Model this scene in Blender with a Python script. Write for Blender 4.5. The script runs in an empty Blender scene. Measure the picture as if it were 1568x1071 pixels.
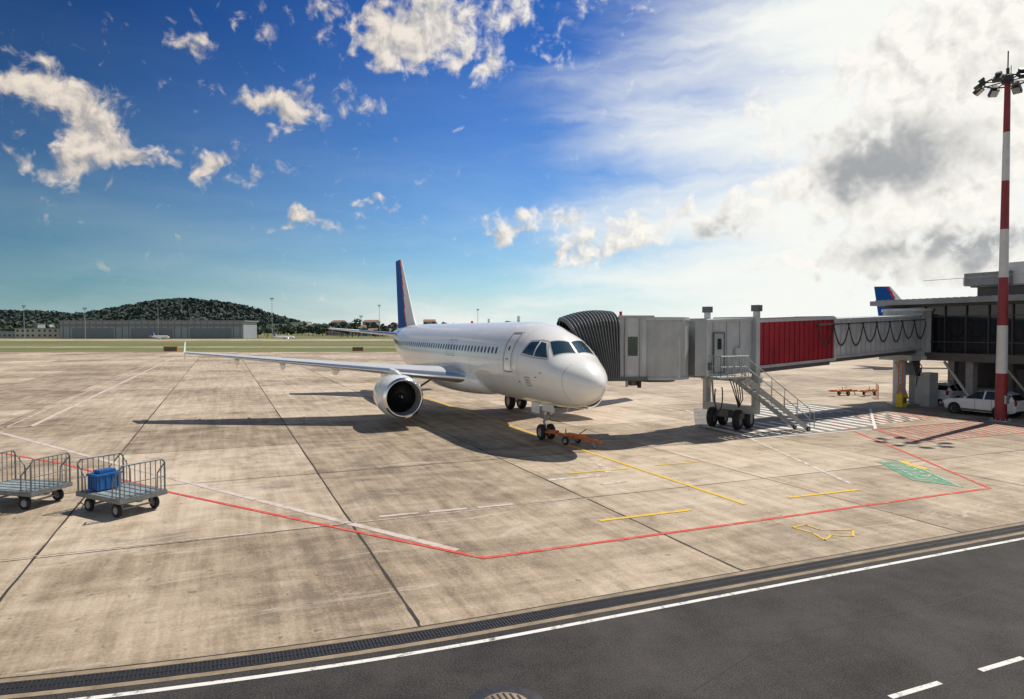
import bpy, math, random
import numpy as np
from mathutils import Vector, Matrix
random.seed(7); rng=np.random.default_rng(7)
C=math.cos(math.radians(23)); S=math.sin(math.radians(23))
def W(X,D,z=0.0): return (X*C+D*S, -X*S+D*C, z)
scene=bpy.context.scene
col=scene.collection

# ------------------------------------------------------------------ materials
def mat(name,color,rough=0.6,metal=0.0,var=0.12,scale=3.0,coat=0.0,bump=0.0,bscale=20.0,spec=0.5):
    m=bpy.data.materials.new(name); m.use_nodes=True
    nt=m.node_tree; b=nt.nodes['Principled BSDF']
    b.inputs['Roughness'].default_value=rough; b.inputs['Metallic'].default_value=metal
    b.inputs['Coat Weight'].default_value=coat; b.inputs['Coat Roughness'].default_value=0.08
    b.inputs['Specular IOR Level'].default_value=spec
    tc=nt.nodes.new('ShaderNodeTexCoord')
    n=nt.nodes.new('ShaderNodeTexNoise'); n.inputs['Scale'].default_value=scale; n.inputs['Detail'].default_value=4; n.inputs['Roughness'].default_value=0.65
    nt.links.new(tc.outputs['Object'],n.inputs['Vector'])
    mx=nt.nodes.new('ShaderNodeMix'); mx.data_type='RGBA'
    mx.inputs[6].default_value=(*[c*(1-var) for c in color],1); mx.inputs[7].default_value=(*[min(1,c*(1+var)) for c in color],1)
    mr=nt.nodes.new('ShaderNodeMapRange'); mr.inputs[1].default_value=0.3; mr.inputs[2].default_value=0.7
    nt.links.new(n.outputs['Fac'],mr.inputs[0]); nt.links.new(mr.outputs[0],mx.inputs[0])
    nt.links.new(mx.outputs[2],b.inputs['Base Color'])
    if bump>0:
        n2=nt.nodes.new('ShaderNodeTexNoise'); n2.inputs['Scale'].default_value=bscale; n2.inputs['Detail'].default_value=4
        nt.links.new(tc.outputs['Object'],n2.inputs['Vector'])
        bp=nt.nodes.new('ShaderNodeBump'); bp.inputs['Strength'].default_value=bump; bp.inputs['Distance'].default_value=0.02
        nt.links.new(n2.outputs['Fac'],bp.inputs['Height']); nt.links.new(bp.outputs[0],b.inputs['Normal'])
    return m
M={}
M['white_paint']=mat('aircraft_white_paint',(0.82,0.82,0.80),0.27,0,0.03,0.8,coat=0.6)
M['wing_grey']=mat('wing_grey_paint',(0.50,0.52,0.54),0.38,0,0.06,0.8)
M['slat']=mat('slat_bare_metal',(0.72,0.73,0.75),0.28,0.9,0.05,2)
M['lip']=mat('inlet_lip_metal',(0.85,0.85,0.86),0.16,1.0,0.03,2)
M['glass']=mat('cockpit_glass',(0.02,0.045,0.06),0.05,0,0.1,1,coat=1,spec=0.9)
M['cabin_glass']=mat('cabin_window_glass',(0.04,0.05,0.07),0.12,0,0.1,1)
M['seam']=mat('panel_seam',(0.16,0.17,0.18),0.6)
M['frame']=mat('window_frame_grey',(0.42,0.43,0.45),0.4)
M['blue']=mat('tail_blue',(0.010,0.085,0.33),0.6,0,0.05,1,spec=0.12)
M['red']=mat('tail_red',(0.60,0.03,0.04),0.6,0,0.05,1,spec=0.12)
M['tail_white']=mat('tail_white',(0.72,0.73,0.75),0.5,0,0.04,1,spec=0.25)
M['tyre']=mat('tyre_rubber',(0.02,0.02,0.021),0.8,0,0.2,5)
M['hub']=mat('wheel_hub',(0.30,0.30,0.31),0.45,0.4)
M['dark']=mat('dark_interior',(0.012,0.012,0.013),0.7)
M['fan']=mat('fan_blade_titanium',(0.07,0.073,0.08),0.35,0.8)
M['strut']=mat('strut_grey',(0.36,0.37,0.38),0.4,0.3)
M['chrome']=mat('oleo_chrome',(0.8,0.8,0.8),0.15,1)
M['steel']=mat('galvanised_steel',(0.38,0.40,0.41),0.45,0.5,0.25,6)
M['bridge_grey']=mat('bridge_panel_grey',(0.38,0.395,0.40),0.5,0,0.16,0.9)
M['bridge_lt']=mat('bridge_light_grey',(0.48,0.50,0.51),0.45,0,0.14,1.0)
M['bridge_dk']=mat('bridge_dark_trim',(0.10,0.105,0.11),0.5)
M['bridge_red']=mat('bridge_red_panel',(0.30,0.014,0.024),0.5,0,0.25,0.8)
M['bellows']=mat('canopy_bellows',(0.13,0.135,0.14),0.6,0,0.15,3)
M['bead']=mat('canopy_rib_edge',(0.28,0.29,0.30),0.5,0,0.1,3)
M['cable']=mat('black_cable',(0.02,0.02,0.02),0.6)
M['orange']=mat('orange_paint',(0.62,0.16,0.03),0.45,0,0.2,6)
M['yellow']=mat('yellow_paint_metal',(0.70,0.48,0.03),0.45,0,0.2,4)
M['mast_red']=mat('mast_red_paint',(0.26,0.024,0.03),0.5,0,0.15,2)
M['mast_white']=mat('mast_white_paint',(0.64,0.63,0.61),0.5,0,0.1,2)
M['mast_dark']=mat('mast_dark_metal',(0.05,0.055,0.055),0.5,0.3)
M['lampglass']=mat('lamp_glass',(0.5,0.52,0.55),0.1,0.3)
M['cart']=mat('cart_grey_metal',(0.17,0.185,0.195),0.5,0.3,0.3,8)
M['cartdeck']=mat('cart_deck',(0.28,0.34,0.36),0.5,0.2,0.35,6)
M['bluebox']=mat('blue_plastic',(0.01,0.10,0.32),0.4,0,0.25,6)
M['bglass']=mat('terminal_dark_glass',(0.012,0.013,0.016),0.08,0,0.2,0.6,spec=0.6)
M['bmull']=mat('terminal_mullion',(0.05,0.05,0.055),0.5)
M['fascia']=mat('terminal_fascia',(0.09,0.082,0.08),0.55,0,0.15,1)
M['roof']=mat('terminal_roof_metal',(0.24,0.24,0.245),0.5,0.2,0.2,1)
M['bwall']=mat('terminal_back_wall',(0.05,0.05,0.055),0.8)
M['conc']=mat('column_concrete',(0.28,0.27,0.26),0.85,0,0.15,3,bump=0.3)
M['carwhite']=mat('car_white_paint',(0.75,0.76,0.77),0.25,0,0.02,1,coat=1)
M['carglass']=mat('car_glass',(0.015,0.018,0.02),0.06,spec=0.8)
M['taillamp']=mat('tail_lamp_red',(0.4,0.01,0.01),0.2)
M['hangar']=mat('hangar_cladding',(0.28,0.31,0.35),0.6,0,0.08,0.2)
M['hangar_dk']=mat('hangar_door',(0.17,0.19,0.23),0.6,0,0.1,0.3)
M['bld_lt']=mat('render_light',(0.48,0.46,0.43),0.8)
M['bld_rd']=mat('tile_roof',(0.24,0.14,0.10),0.8)
M['fol']=mat('foliage',(0.052,0.082,0.050),0.9,0,0.45,0.12)
M['fol2']=mat('foliage_dark',(0.034,0.056,0.042),0.9,0,0.45,0.12)
M['hfol']=mat('hazed_hill_foliage',(0.046,0.072,0.060),0.95,0,0.25,0.03)  # aerial haze mixed into the foliage colour, no volume
M['hfol2']=mat('hazed_hill_foliage_dark',(0.040,0.062,0.055),0.95,0,0.25,0.03)  # darker hill green, distance haze also in the colour
M['trunk']=mat('bark',(0.08,0.06,0.045),0.9)
M['sign_or']=mat('runway_sign_orange',(0.65,0.18,0.02),0.5)
M['lwhite']=mat('line_white',(0.62,0.61,0.58),0.8,0,0.22,4)

def worn(name,color,under,amount=0.5,scale=3.0):
    """painted line worn through to what it was painted on"""
    m=bpy.data.materials.new(name); m.use_nodes=True; nt=m.node_tree; b=nt.nodes['Principled BSDF']
    b.inputs['Roughness'].default_value=0.8
    g=nt.nodes.new('ShaderNodeNewGeometry')
    n=nt.nodes.new('ShaderNodeTexNoise'); n.inputs['Scale'].default_value=scale; n.inputs['Detail'].default_value=6; n.inputs['Roughness'].default_value=0.75
    nt.links.new(g.outputs['Position'],n.inputs['Vector'])
    mr=nt.nodes.new('ShaderNodeMapRange'); c=0.3+0.4*amount
    mr.inputs[1].default_value=c-0.07; mr.inputs[2].default_value=c+0.07
    nt.links.new(n.outputs['Fac'],mr.inputs[0])
    mx=nt.nodes.new('ShaderNodeMix'); mx.data_type='RGBA'
    mx.inputs[6].default_value=(*under,1); mx.inputs[7].default_value=(*color,1)
    nt.links.new(mr.outputs[0],mx.inputs[0]); nt.links.new(mx.outputs[2],b.inputs['Base Color'])
    return m
CONC=(0.36,0.29,0.215)
M['l_red']=worn('line_red',(0.58,0.055,0.04),CONC,0.27,2.5)
M['l_yel']=worn('line_yellow',(0.68,0.45,0.03),CONC,0.27,3)
M['l_wide']=worn('line_faded_white',(0.53,0.46,0.43),CONC,0.36,2)
M['l_white']=worn('line_apron_white',(0.58,0.54,0.50),CONC,0.50,3)
M['l_whiteroad']=worn('line_road_white',(0.66,0.65,0.63),(0.05,0.05,0.052),0.24,5)
M['l_green']=worn('green_box',(0.055,0.25,0.155),CONC,0.36,3)
M['l_greenw']=worn('green_box_white',(0.5,0.55,0.5),(0.07,0.27,0.17),0.4,6)
M['l_greyz']=worn('zebra_ground',(0.13,0.125,0.12),(0.28,0.24,0.19),0.38,1)
M['l_redh']=worn('red_hatch_paint',(0.52,0.11,0.09),CONC,0.42,3)

# ------------------------------------------------------------------ mesh builder
class MB:
    def __init__(s): s.v=[]; s.f=[]; s.m=[]; s.s=[]; s.mats=[]
    def mi(s,m):
        m=M[m] if isinstance(m,str) else m
        if m not in s.mats: s.mats.append(m)
        return s.mats.index(m)
    def add(s,vs,fs,m,smooth=False):
        o=len(s.v); s.v.extend([tuple(v) for v in vs]); k=s.mi(m)
        for f in fs: s.f.append([i+o for i in f]); s.m.append(k); s.s.append(smooth)
    def box(s,c,d,m,rz=0.0,R=None):
        x,y,z=d[0]/2,d[1]/2,d[2]/2
        vs=[Vector((i*x,j*y,k*z)) for i in(-1,1) for j in(-1,1) for k in(-1,1)]
        Rm=R if R is not None else Matrix.Rotation(rz,3,'Z')
        vs=[Rm@v+Vector(c) for v in vs]
        s.add(vs,[(0,1,3,2),(4,6,7,5),(0,4,5,1),(2,3,7,6),(0,2,6,4),(1,5,7,3)],m)
    def beam(s,p0,p1,w,h,m):
        p0=Vector(p0);p1=Vector(p1);d=p1-p0;L=d.length
        R=d.to_track_quat('Y','Z').to_matrix()
        s.box((p0+p1)/2,(w,L,h),m,R=R)
    def cyl(s,p0,p1,r0,m,r1=None,n=12,caps=True,smooth=True):
        r1=r0 if r1 is None else r1
        p0=Vector(p0);p1=Vector(p1);d=(p1-p0)
        R=d.to_track_quat('Z','Y').to_matrix()
        a=[R@Vector((math.cos(2*math.pi*i/n),math.sin(2*math.pi*i/n),0)) for i in range(n)]
        s.add([p0+q*r0 for q in a]+[p1+q*r1 for q in a],[(i,(i+1)%n,n+(i+1)%n,n+i) for i in range(n)],m,smooth)
        if caps:
            s.add([p0+q*r0 for q in a],[tuple(range(n))[::-1]],m); s.add([p1+q*r1 for q in a],[tuple(range(n))],m)
    def tube(s,pts,r,m,n=6):
        for a,b in zip(pts[:-1],pts[1:]): s.cyl(a,b,r,m,n=n,caps=False)
    def rev(s,prof,m,o=(0,0,0),n=48,axis='y'):
        """prof list of (t,r) revolve about y axis"""
        vs=[];fs=[]
        for t,r in prof:
            for i in range(n):
                a=2*math.pi*i/n
                if axis=='y': vs.append((o[0]+r*math.cos(a),o[1]+t,o[2]+r*math.sin(a)))
                elif axis=='x': vs.append((o[0]+t,o[1]+r*math.cos(a),o[2]+r*math.sin(a)))
                else: vs.append((o[0]+r*math.cos(a),o[1]+r*math.sin(a),o[2]+t))
        for j in range(len(prof)-1):
            for i in range(n): fs.append((j*n+i,j*n+(i+1)%n,(j+1)*n+(i+1)%n,(j+1)*n+i))
        s.add(vs,fs,m,True)
    def wheel(s,c,r,w,axis='x'):
        c=Vector(c); h=w/2
        s.rev([(-h*.8,r*.55),(-h,r*.7),(-h*.95,r*.88),(-h*.6,r*.99),(0,r),(h*.6,r*.99),(h*.95,r*.88),(h,r*.7),(h*.8,r*.55)],'tyre',c,24,axis)
        s.rev([(-h*.8,r*.56),(-h*.55,r*.45),(-h*.6,r*.15),(-h*.75,0.001)],'hub',c,20,axis)
        s.rev([(h*.8,r*.56),(h*.55,r*.45),(h*.6,r*.15),(h*.75,0.001)],'hub',c,20,axis)
    def obj(s,name,parent=None,loc=(0,0,0),rot=(0,0,0),bevel=0):
        me=bpy.data.meshes.new(name); me.from_pydata(s.v,[],s.f)
        for m in s.mats: me.materials.append(m)
        me.polygons.foreach_set('material_index',s.m); me.polygons.foreach_set('use_smooth',s.s); me.update()
        o=bpy.data.objects.new(name,me); col.objects.link(o); o.location=loc; o.rotation_euler=rot
        if parent: o.parent=parent
        if bevel:
            b=o.modifiers.new('bevel','BEVEL'); b.width=bevel; b.segments=2; b.limit_method='ANGLE'
        return o
def empty(name,loc=(0,0,0),rz=0.0,sc=1.0):
    e=bpy.data.objects.new(name,None); col.objects.link(e); e.location=loc; e.rotation_euler=(0,0,rz); e.scale=(sc,)*3; e.empty_display_size=0.5
    return e

# ------------------------------------------------------------------ camera
cam=bpy.data.cameras.new('camera'); co=bpy.data.objects.new('camera',cam); col.objects.link(co)
cam.lens=24.0; cam.sensor_width=36.0; cam.clip_end=20000; cam.clip_start=0.05
co.location=(0,0,5.47); co.rotation_euler=(math.radians(90)-math.atan(30.5/1045),0,-math.radians(23))
scene.camera=co

# ------------------------------------------------------------------ light + sky
sdir=Vector((0.61,0.17,1.0)).normalized()
el=math.asin(sdir.z); rot=math.atan2(sdir.x,sdir.y)
sl=bpy.data.lights.new('sun','SUN'); sl.energy=5.0; sl.angle=math.radians(0.5); sl.color=(1.0,0.915,0.79)
so=bpy.data.objects.new('sun',sl); col.objects.link(so); so.rotation_euler=sdir.to_track_quat('Z','Y').to_euler(); so.location=(60,20,80)

w=bpy.data.worlds.new('World'); scene.world=w; w.use_nodes=True; nt=w.node_tree
bg=nt.nodes['Background']; bg.inputs['Strength'].default_value=0.1
def node(t,**k):
    n=nt.nodes.new(t)
    for a,b in k.items(): setattr(n,a,b)
    return n
def put(sock,v):
    if isinstance(v,bpy.types.NodeSocket): nt.links.new(v,sock)
    else: sock.default_value=v
def m_(op,a,b=0.0,c=0.0,clamp=False):
    n=node('ShaderNodeMath',operation=op,use_clamp=clamp); put(n.inputs[0],a); put(n.inputs[1],b); put(n.inputs[2],c); return n.outputs[0]
def vm(op,a,b=(0,0,0)):
    n=node('ShaderNodeVectorMath',operation=op); put(n.inputs[0],a); put(n.inputs[1],b)
    return n.outputs['Value'] if op in('DOT_PRODUCT','LENGTH') else n.outputs[0]
def mixc(f,a,b):
    n=node('ShaderNodeMix',data_type='RGBA'); put(n.inputs[0],f)
    for s_,v in((n.inputs[6],a),(n.inputs[7],b)):
        put(s_,(*v,1) if isinstance(v,tuple) else v)
    return n.outputs[2]
def sstep(x,a,b,lo=0.0,hi=1.0):
    n=node('ShaderNodeMapRange',interpolation_type='SMOOTHSTEP'); put(n.inputs[0],x)
    n.inputs[1].default_value=a;n.inputs[2].default_value=b;n.inputs[3].default_value=lo;n.inputs[4].default_value=hi
    return n.outputs[0]
def noise(v,scale,detail=6,rough=0.6,dist=0.0):
    n=node('ShaderNodeTexNoise',noise_dimensions='2D'); put(n.inputs['Vector'],v); n.inputs['Scale'].default_value=scale; n.inputs['Detail'].default_value=detail
    n.inputs['Roughness'].default_value=rough; n.inputs['Distortion'].default_value=dist; return n.outputs['Fac'],n.outputs['Color']
sky=node('ShaderNodeTexSky',sky_type='NISHITA',sun_disc=False); sky.sun_elevation=el; sky.sun_rotation=rot
sky.air_density=1.0; sky.dust_density=0.4; sky.ozone_density=3.0
tc=node('ShaderNodeTexCoord'); sx=node('ShaderNodeSeparateXYZ'); nt.links.new(tc.outputs['Generated'],sx.inputs[0])
az=m_('MULTIPLY',m_('ARCTAN2',sx.outputs[0],sx.outputs[1]),180/math.pi)
elv=m_('MULTIPLY',m_('ARCSINE',sx.outputs[2]),180/math.pi)
u=m_('SUBTRACT',az,23.0)
cb=node('ShaderNodeCombineXYZ'); nt.links.new(u,cb.inputs[0]); nt.links.new(elv,cb.inputs[1]); uv=cb.outputs[0]
_,wc=noise(uv,0.30,3,0.6)
wv=vm('MULTIPLY',vm('SUBTRACT',wc,(0.5,0.5,0.5)),(6.0,4.0,0.0))
uvw=vm('ADD',uv,wv)
uvs=vm('ADD',uv,vm('MULTIPLY',wv,(0.35,0.35,0.0)))
def blobs(lst,src):
    acc=0.0
    for (cu,cv,ru,rv,am) in lst:
        d=vm('MULTIPLY',vm('SUBTRACT',src,(cu,cv,0.0)),(1/ru,1/rv,0.0))
        e=m_('POWER',0.3679,vm('DOT_PRODUCT',d,d))
        acc=m_('MULTIPLY_ADD',e,am,acc)
    return acc
small=[(-10.5,22.6,4.2,2.2,1.05),(-6.5,23.6,4.2,2.4,1.0),(-2.2,20.9,2.2,1.3,.85),(0,25.0,4.5,1.6,.65),
(-34.2,16.4,3.0,1.6,1.05),(-31.2,14.2,2.6,2.2,1.15),(-28.9,12.6,2.4,1.2,1.0),(-33.4,10.9,2.4,1.6,1.0),
(-18.2,16.8,3.0,1.6,1.1),(-24.0,12.3,2.3,1.2,1.0),(-25,20,2.4,1.8,.6),(-19.5,22.7,2.2,1.3,.6),(-12.6,17.4,2.0,1.3,.62),(-20,12.5,1.8,.8,.5),
(-15.8,8.6,2.6,.7,.9),(-11.5,10.0,2.4,.6,.75),(-.5,8.2,2.4,1.1,1.0),(1.6,10,1.5,.7,.7),(6.8,6.4,3.4,1.6,1.0),(9.6,8.1,2.6,1.4,.95),(4.3,9.2,1.9,1.1,.85),
(16.5,8.8,3.6,1.5,.95),(20.5,16.6,2.8,1.6,.8),(24,5.0,6,1.2,.6),(4,22.5,2,1.1,.5),(9,24.5,3,1,.5)]
big=[(33,13,7,7,1.2),(27,10.5,6,3.5,.9),(37,20,8,5,1.0),(30,19,4,3,.8),(22,11.5,4,1.8,.6),(34,4.5,8,2.2,.8)]
mask=m_('ADD',blobs(small,uvw),blobs(big,uvw))
darkm=blobs([(29.5,12.6,4.6,2.7,1.15),(27.0,10.9,3.0,1.5,.6),(33.5,5.8,6.5,1.3,1.1),(17.0,8.2,2.6,1.1,.7),(28,3.6,5,.9,.55),(24.5,7.5,3.5,1.0,.45),(36,17,3,1.4,.45)],uvw)
nf,_=noise(uv,0.6,7,0.57,0.25)
sh=vm('ADD',uv,(0.45,0.65,0.0)); nf2,_=noise(sh,0.6,4,0.55,0.25)
nfc=m_('SUBTRACT',nf,0.5)
dens=m_('MULTIPLY_ADD',nfc,2.2,mask)
cl=sstep(dens,0.32,1.12)
wisp=m_('MULTIPLY',m_('MULTIPLY',sstep(m_('MULTIPLY_ADD',mask,.25,nf),0.64,0.95,0.0,0.40),sstep(elv,5.0,11.0)),sstep(elv,28.0,45.0,1.0,0.2))
cl=m_('MAXIMUM',cl,wisp)
st=node('ShaderNodeMapping'); st.inputs['Rotation'].default_value=(0,0,math.radians(-28)); st.inputs['Scale'].default_value=(0.045,0.26,1); nt.links.new(uvs,st.inputs[0])
sn,_=noise(st.outputs[0],1.0,4,0.55,0.2)
elp=m_('MAXIMUM',elv,0.0)
back=sstep(m_('ABSOLUTE',u),48.0,90.0)
wdt=m_('MULTIPLY_ADD',back,9.0,7.6)  # haze made taller behind the camera to light shaded sides
ha=m_('MULTIPLY',m_('POWER',0.3679,m_('DIVIDE',m_('MULTIPLY_ADD',m_('SUBTRACT',sn,0.5),-9.0,elp),wdt)),0.90,clamp=True)
arg=m_('SUBTRACT',u,m_('MULTIPLY',m_('SUBTRACT',elv,12.0),0.35))
arg=m_('ADD',arg,m_('MULTIPLY',m_('SUBTRACT',sn,0.5),28.0))
hb=sstep(arg,-2.0,25.0)
fade_back=sstep(u,48.0,85.0,1.0,0.12)
hb=m_('MULTIPLY',m_('MULTIPLY',hb,fade_back),sstep(elv,25.0,40.0,1.0,0.08))  # haze cut out of view, overhead and behind, to keep shadows dark
hz=m_('SUBTRACT',1.0,m_('MULTIPLY',m_('SUBTRACT',1.0,ha),m_('SUBTRACT',1.0,hb)))
hs=node('ShaderNodeHueSaturation'); hs.inputs['Saturation'].default_value=1.5; hs.inputs['Value'].default_value=1.0; nt.links.new(sky.outputs[0],hs.inputs['Color'])
# deep polarised blue ahead, unsaturated behind; unseen sky is tuned for scene light
sat=node('ShaderNodeMix',data_type='RGBA'); put(sat.inputs[0],back); nt.links.new(hs.outputs[0],sat.inputs[6]); nt.links.new(sky.outputs[0],sat.inputs[7])
tint=node('ShaderNodeMix',data_type='RGBA',blend_type='MULTIPLY'); tint.inputs[0].default_value=1.0
nt.links.new(sat.outputs[2],tint.inputs[6])
leftd=mixc(sstep(u,-42.0,2.0),(0.04,0.32,0.49),(0.08,0.78,1.12))
topd=mixc(sstep(elv,9.0,26.0),(1.0,1.0,1.0),(0.72,0.76,0.82))
tm=node('ShaderNodeMix',data_type='RGBA',blend_type='MULTIPLY'); tm.inputs[0].default_value=1.0; nt.links.new(leftd,tm.inputs[6]); nt.links.new(topd,tm.inputs[7])
up_=mixc(sstep(elv,30.0,55.0),(1.0,0.96,0.88),(0.60,0.58,0.54))  # unseen sky overhead dimmed to deepen the ground shadows
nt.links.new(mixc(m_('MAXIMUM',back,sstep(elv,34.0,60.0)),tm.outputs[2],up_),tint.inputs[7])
hazecol=mixc(back,mixc(sstep(u,-40.0,8.0),(3.2,4.6,4.8),(9.3,9.5,9.1)),(8.4,8.3,7.9))  # unseen haze behind the camera whitened to brighten the fuselage
base=mixc(hz,tint.outputs[2],hazecol)
rt=sstep(u,0.0,28.0)
lit=m_('ADD',m_('MULTIPLY',m_('SUBTRACT',nf,nf2),m_('MULTIPLY_ADD',rt,-0.8,2.8)),m_('MULTIPLY_ADD',rt,0.30,0.52),clamp=True)
lf=sstep(u,-22.0,14.0)
ccol=mixc(lit,mixc(lf,(4.2,4.0,3.9),(6.6,6.4,6.1)),mixc(lf,(8.6,7.6,6.5),(9.9,9.6,9.0)))
dk=sstep(m_('MULTIPLY_ADD',nfc,1.0,darkm),0.12,1.30,0.0,0.92)
ccol=mixc(dk,ccol,(3.0,3.2,3.45))
final=mixc(m_('MULTIPLY',cl,0.95),base,ccol)
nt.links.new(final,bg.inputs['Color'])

# ------------------------------------------------------------------ ground
def ground_mat():
    m=bpy.data.materials.new('grass_land'); m.use_nodes=True; t=m.node_tree; b=t.nodes['Principled BSDF']; b.inputs['Roughness'].default_value=0.95
    g=t.nodes.new('ShaderNodeNewGeometry'); n=t.nodes.new('ShaderNodeTexNoise'); n.inputs['Scale'].default_value=0.02; n.inputs['Detail'].default_value=7; n.inputs['Roughness'].default_value=0.7
    t.links.new(g.outputs['Position'],n.inputs['Vector'])
    r=t.nodes.new('ShaderNodeValToRGB'); r.color_ramp.elements[0].position=0.35; r.color_ramp.elements[0].color=(0.09,0.115,0.028,1); r.color_ramp.elements[1].position=0.65; r.color_ramp.elements[1].color=(0.175,0.17,0.055,1)
    t.links.new(n.outputs['Fac'],r.inputs[0]); t.links.new(r.outputs[0],b.inputs['Base Color']); return m
def conc_mat():
    m=bpy.data.materials.new('apron_concrete'); m.use_nodes=True; t=m.node_tree; b=t.nodes['Principled BSDF']; b.inputs['Roughness'].default_value=0.75
    def N(ty,**k):
        n=t.nodes.new(ty)
        for a,c in k.items(): setattr(n,a,c)
        return n
    def mm(op,a,bb=0.0,cl=False):
        n=N('ShaderNodeMath',operation=op,use_clamp=cl)
        for s_,v in((n.inputs[0],a),(n.inputs[1],bb)):
            if isinstance(v,bpy.types.NodeSocket): t.links.new(v,s_)
            else: s_.default_value=v
        return n.outputs[0]
    def nz(sc,det,ro,mapscale=(1,1,1),off=(0,0,0),dist=0):
        mp=N('ShaderNodeMapping'); mp.inputs['Scale'].default_value=mapscale; mp.inputs['Location'].default_value=off; t.links.new(g.outputs['Position'],mp.inputs[0])
        n=N('ShaderNodeTexNoise',noise_dimensions='2D'); n.inputs['Scale'].default_value=sc; n.inputs['Detail'].default_value=det; n.inputs['Roughness'].default_value=ro; n.inputs['Distortion'].default_value=dist
        t.links.new(mp.outputs[0],n.inputs['Vector']); return n.outputs['Fac']
    def ss(x,a,bb,lo=0,hi=1):
        n=N('ShaderNodeMapRange',interpolation_type='SMOOTHSTEP'); t.links.new(x,n.inputs[0])
        for i,v in enumerate((a,bb,lo,hi)): n.inputs[i+1].default_value=v
        return n.outputs[0]
    g=N('ShaderNodeNewGeometry'); sp=N('ShaderNodeSeparateXYZ'); t.links.new(g.outputs['Position'],sp.inputs[0])
    fx=mm('FLOOR',mm('DIVIDE',mm('SUBTRACT',sp.outputs[0],3.3),7.5)); fy=mm('FLOOR',mm('DIVIDE',mm('SUBTRACT',sp.outputs[1],12.05),7.3))
    cc=N('ShaderNodeCombineXYZ'); t.links.new(fx,cc.inputs[0]); t.links.new(fy,cc.inputs[1])
    wn=N('ShaderNodeTexWhiteNoise'); t.links.new(cc.outputs[0],wn.inputs['Vector'])
    big=nz(0.09,5,0.6); mid=nz(0.6,7,0.72,dist=0.4); fine=nz(14,4,0.7)
    stx=nz(1.0,6,0.7,(0.14,2.0,1)); sty=nz(1.0,6,0.7,(2.4,0.16,1),(5,3,0))
    val=mm('ADD',mm('MULTIPLY',mm('SUBTRACT',big,0.5),1.2),mm('MULTIPLY',mm('SUBTRACT',mid,0.5),1.25))
    val=mm('ADD',val,mm('MULTIPLY',mm('SUBTRACT',fine,0.5),0.7))
    val=mm('ADD',val,mm('MULTIPLY',mm('SUBTRACT',stx,0.5),0.6)); val=mm('ADD',val,mm('MULTIPLY',mm('SUBTRACT',sty,0.5),1.0))
    val=mm('ADD',val,mm('MULTIPLY',mm('SUBTRACT',wn.outputs['Value'],0.5),0.46))
    val=mm('ADD',val,0.50,True)
    r=N('ShaderNodeValToRGB'); e=r.color_ramp.elements; e[0].position=0.0; e[0].color=(0.160,0.122,0.082,1); e[1].position=1.0; e[1].color=(0.54,0.455,0.355,1)
    e2=e.new(0.35); e2.color=(0.300,0.236,0.165,1); e3=e.new(0.6); e3.color=(0.395,0.318,0.234,1)
    t.links.new(val,r.inputs[0])
    oil=nz(0.35,6,0.7,off=(11,4,0)); o=ss(oil,0.58,0.72,0,0.55)
    mx=N('ShaderNodeMix',data_type='RGBA'); t.links.new(o,mx.inputs[0]); t.links.new(r.outputs[0],mx.inputs[6]); mx.inputs[7].default_value=(0.155,0.125,0.095,1)
    sp2=nz(3.2,4,0.55,off=(3,9,0)); o2=ss(sp2,0.68,0.75,0,0.65)
    mx2=N('ShaderNodeMix',data_type='RGBA'); t.links.new(o2,mx2.inputs[0]); t.links.new(mx.outputs[2],mx2.inputs[6]); mx2.inputs[7].default_value=(0.11,0.09,0.07,1)
    wst=nz(1.0,7,0.78,(0.22,1.0,1),(31,7,0),0.6); o3=ss(wst,0.58,0.72,0,0.6)
    mx3=N('ShaderNodeMix',data_type='RGBA'); t.links.new(o3,mx3.inputs[0]); t.links.new(mx2.outputs[2],mx3.inputs[6]); mx3.inputs[7].default_value=(0.55,0.48,0.40,1)
    t.links.new(mx3.outputs[2],b.inputs['Base Color'])
    bp=N('ShaderNodeBump'); bp.inputs['Strength'].default_value=0.4; bp.inputs['Distance'].default_value=0.012; t.links.new(fine,bp.inputs['Height']); t.links.new(bp.outputs[0],b.inputs['Normal'])
    return m
def asph_mat():
    m=bpy.data.materials.new('asphalt'); m.use_nodes=True; t=m.node_tree; b=t.nodes['Principled BSDF']; b.inputs['Roughness'].default_value=0.8; b.inputs['Specular IOR Level'].default_value=0.3
    g=t.nodes.new('ShaderNodeNewGeometry')
    def nz(sc,det,ro):
        n=t.nodes.new('ShaderNodeTexNoise'); n.noise_dimensions='2D'; n.inputs['Scale'].default_value=sc; n.inputs['Detail'].default_value=det; n.inputs['Roughness'].default_value=ro; t.links.new(g.outputs['Position'],n.inputs['Vector']); return n.outputs['Fac']
    a=nz(0.35,7,0.75); f=nz(32,3,0.8)
    ad=t.nodes.new('ShaderNodeMath'); ad.operation='MULTIPLY_ADD'; t.links.new(f,ad.inputs[0]); ad.inputs[1].default_value=2.2
    sb=t.nodes.new('ShaderNodeMath'); sb.operation='MULTIPLY_ADD'; t.links.new(a,sb.inputs[0]); sb.inputs[1].default_value=1.6; sb.inputs[2].default_value=-1.42; t.links.new(sb.outputs[0],ad.inputs[2])
    r=t.nodes.new('ShaderNodeValToRGB'); e=r.color_ramp.elements; e[0].position=0.05; e[0].color=(0.010,0.010,0.011,1); e[1].position=1.0; e[1].color=(0.072,0.066,0.062,1)
    t.links.new(ad.outputs[0],r.inputs[0]); t.links.new(r.outputs[0],b.inputs['Base Color'])
    bp=t.nodes.new('ShaderNodeBump'); bp.inputs['Strength'].default_value=0.7; bp.inputs['Distance'].default_value=0.012; t.links.new(f,bp.inputs['Height']); t.links.new(bp.outputs[0],b.inputs['Normal'])
    return m
M['grass']=ground_mat(); M['apron']=conc_mat(); M['asphalt']=asph_mat()
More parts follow.
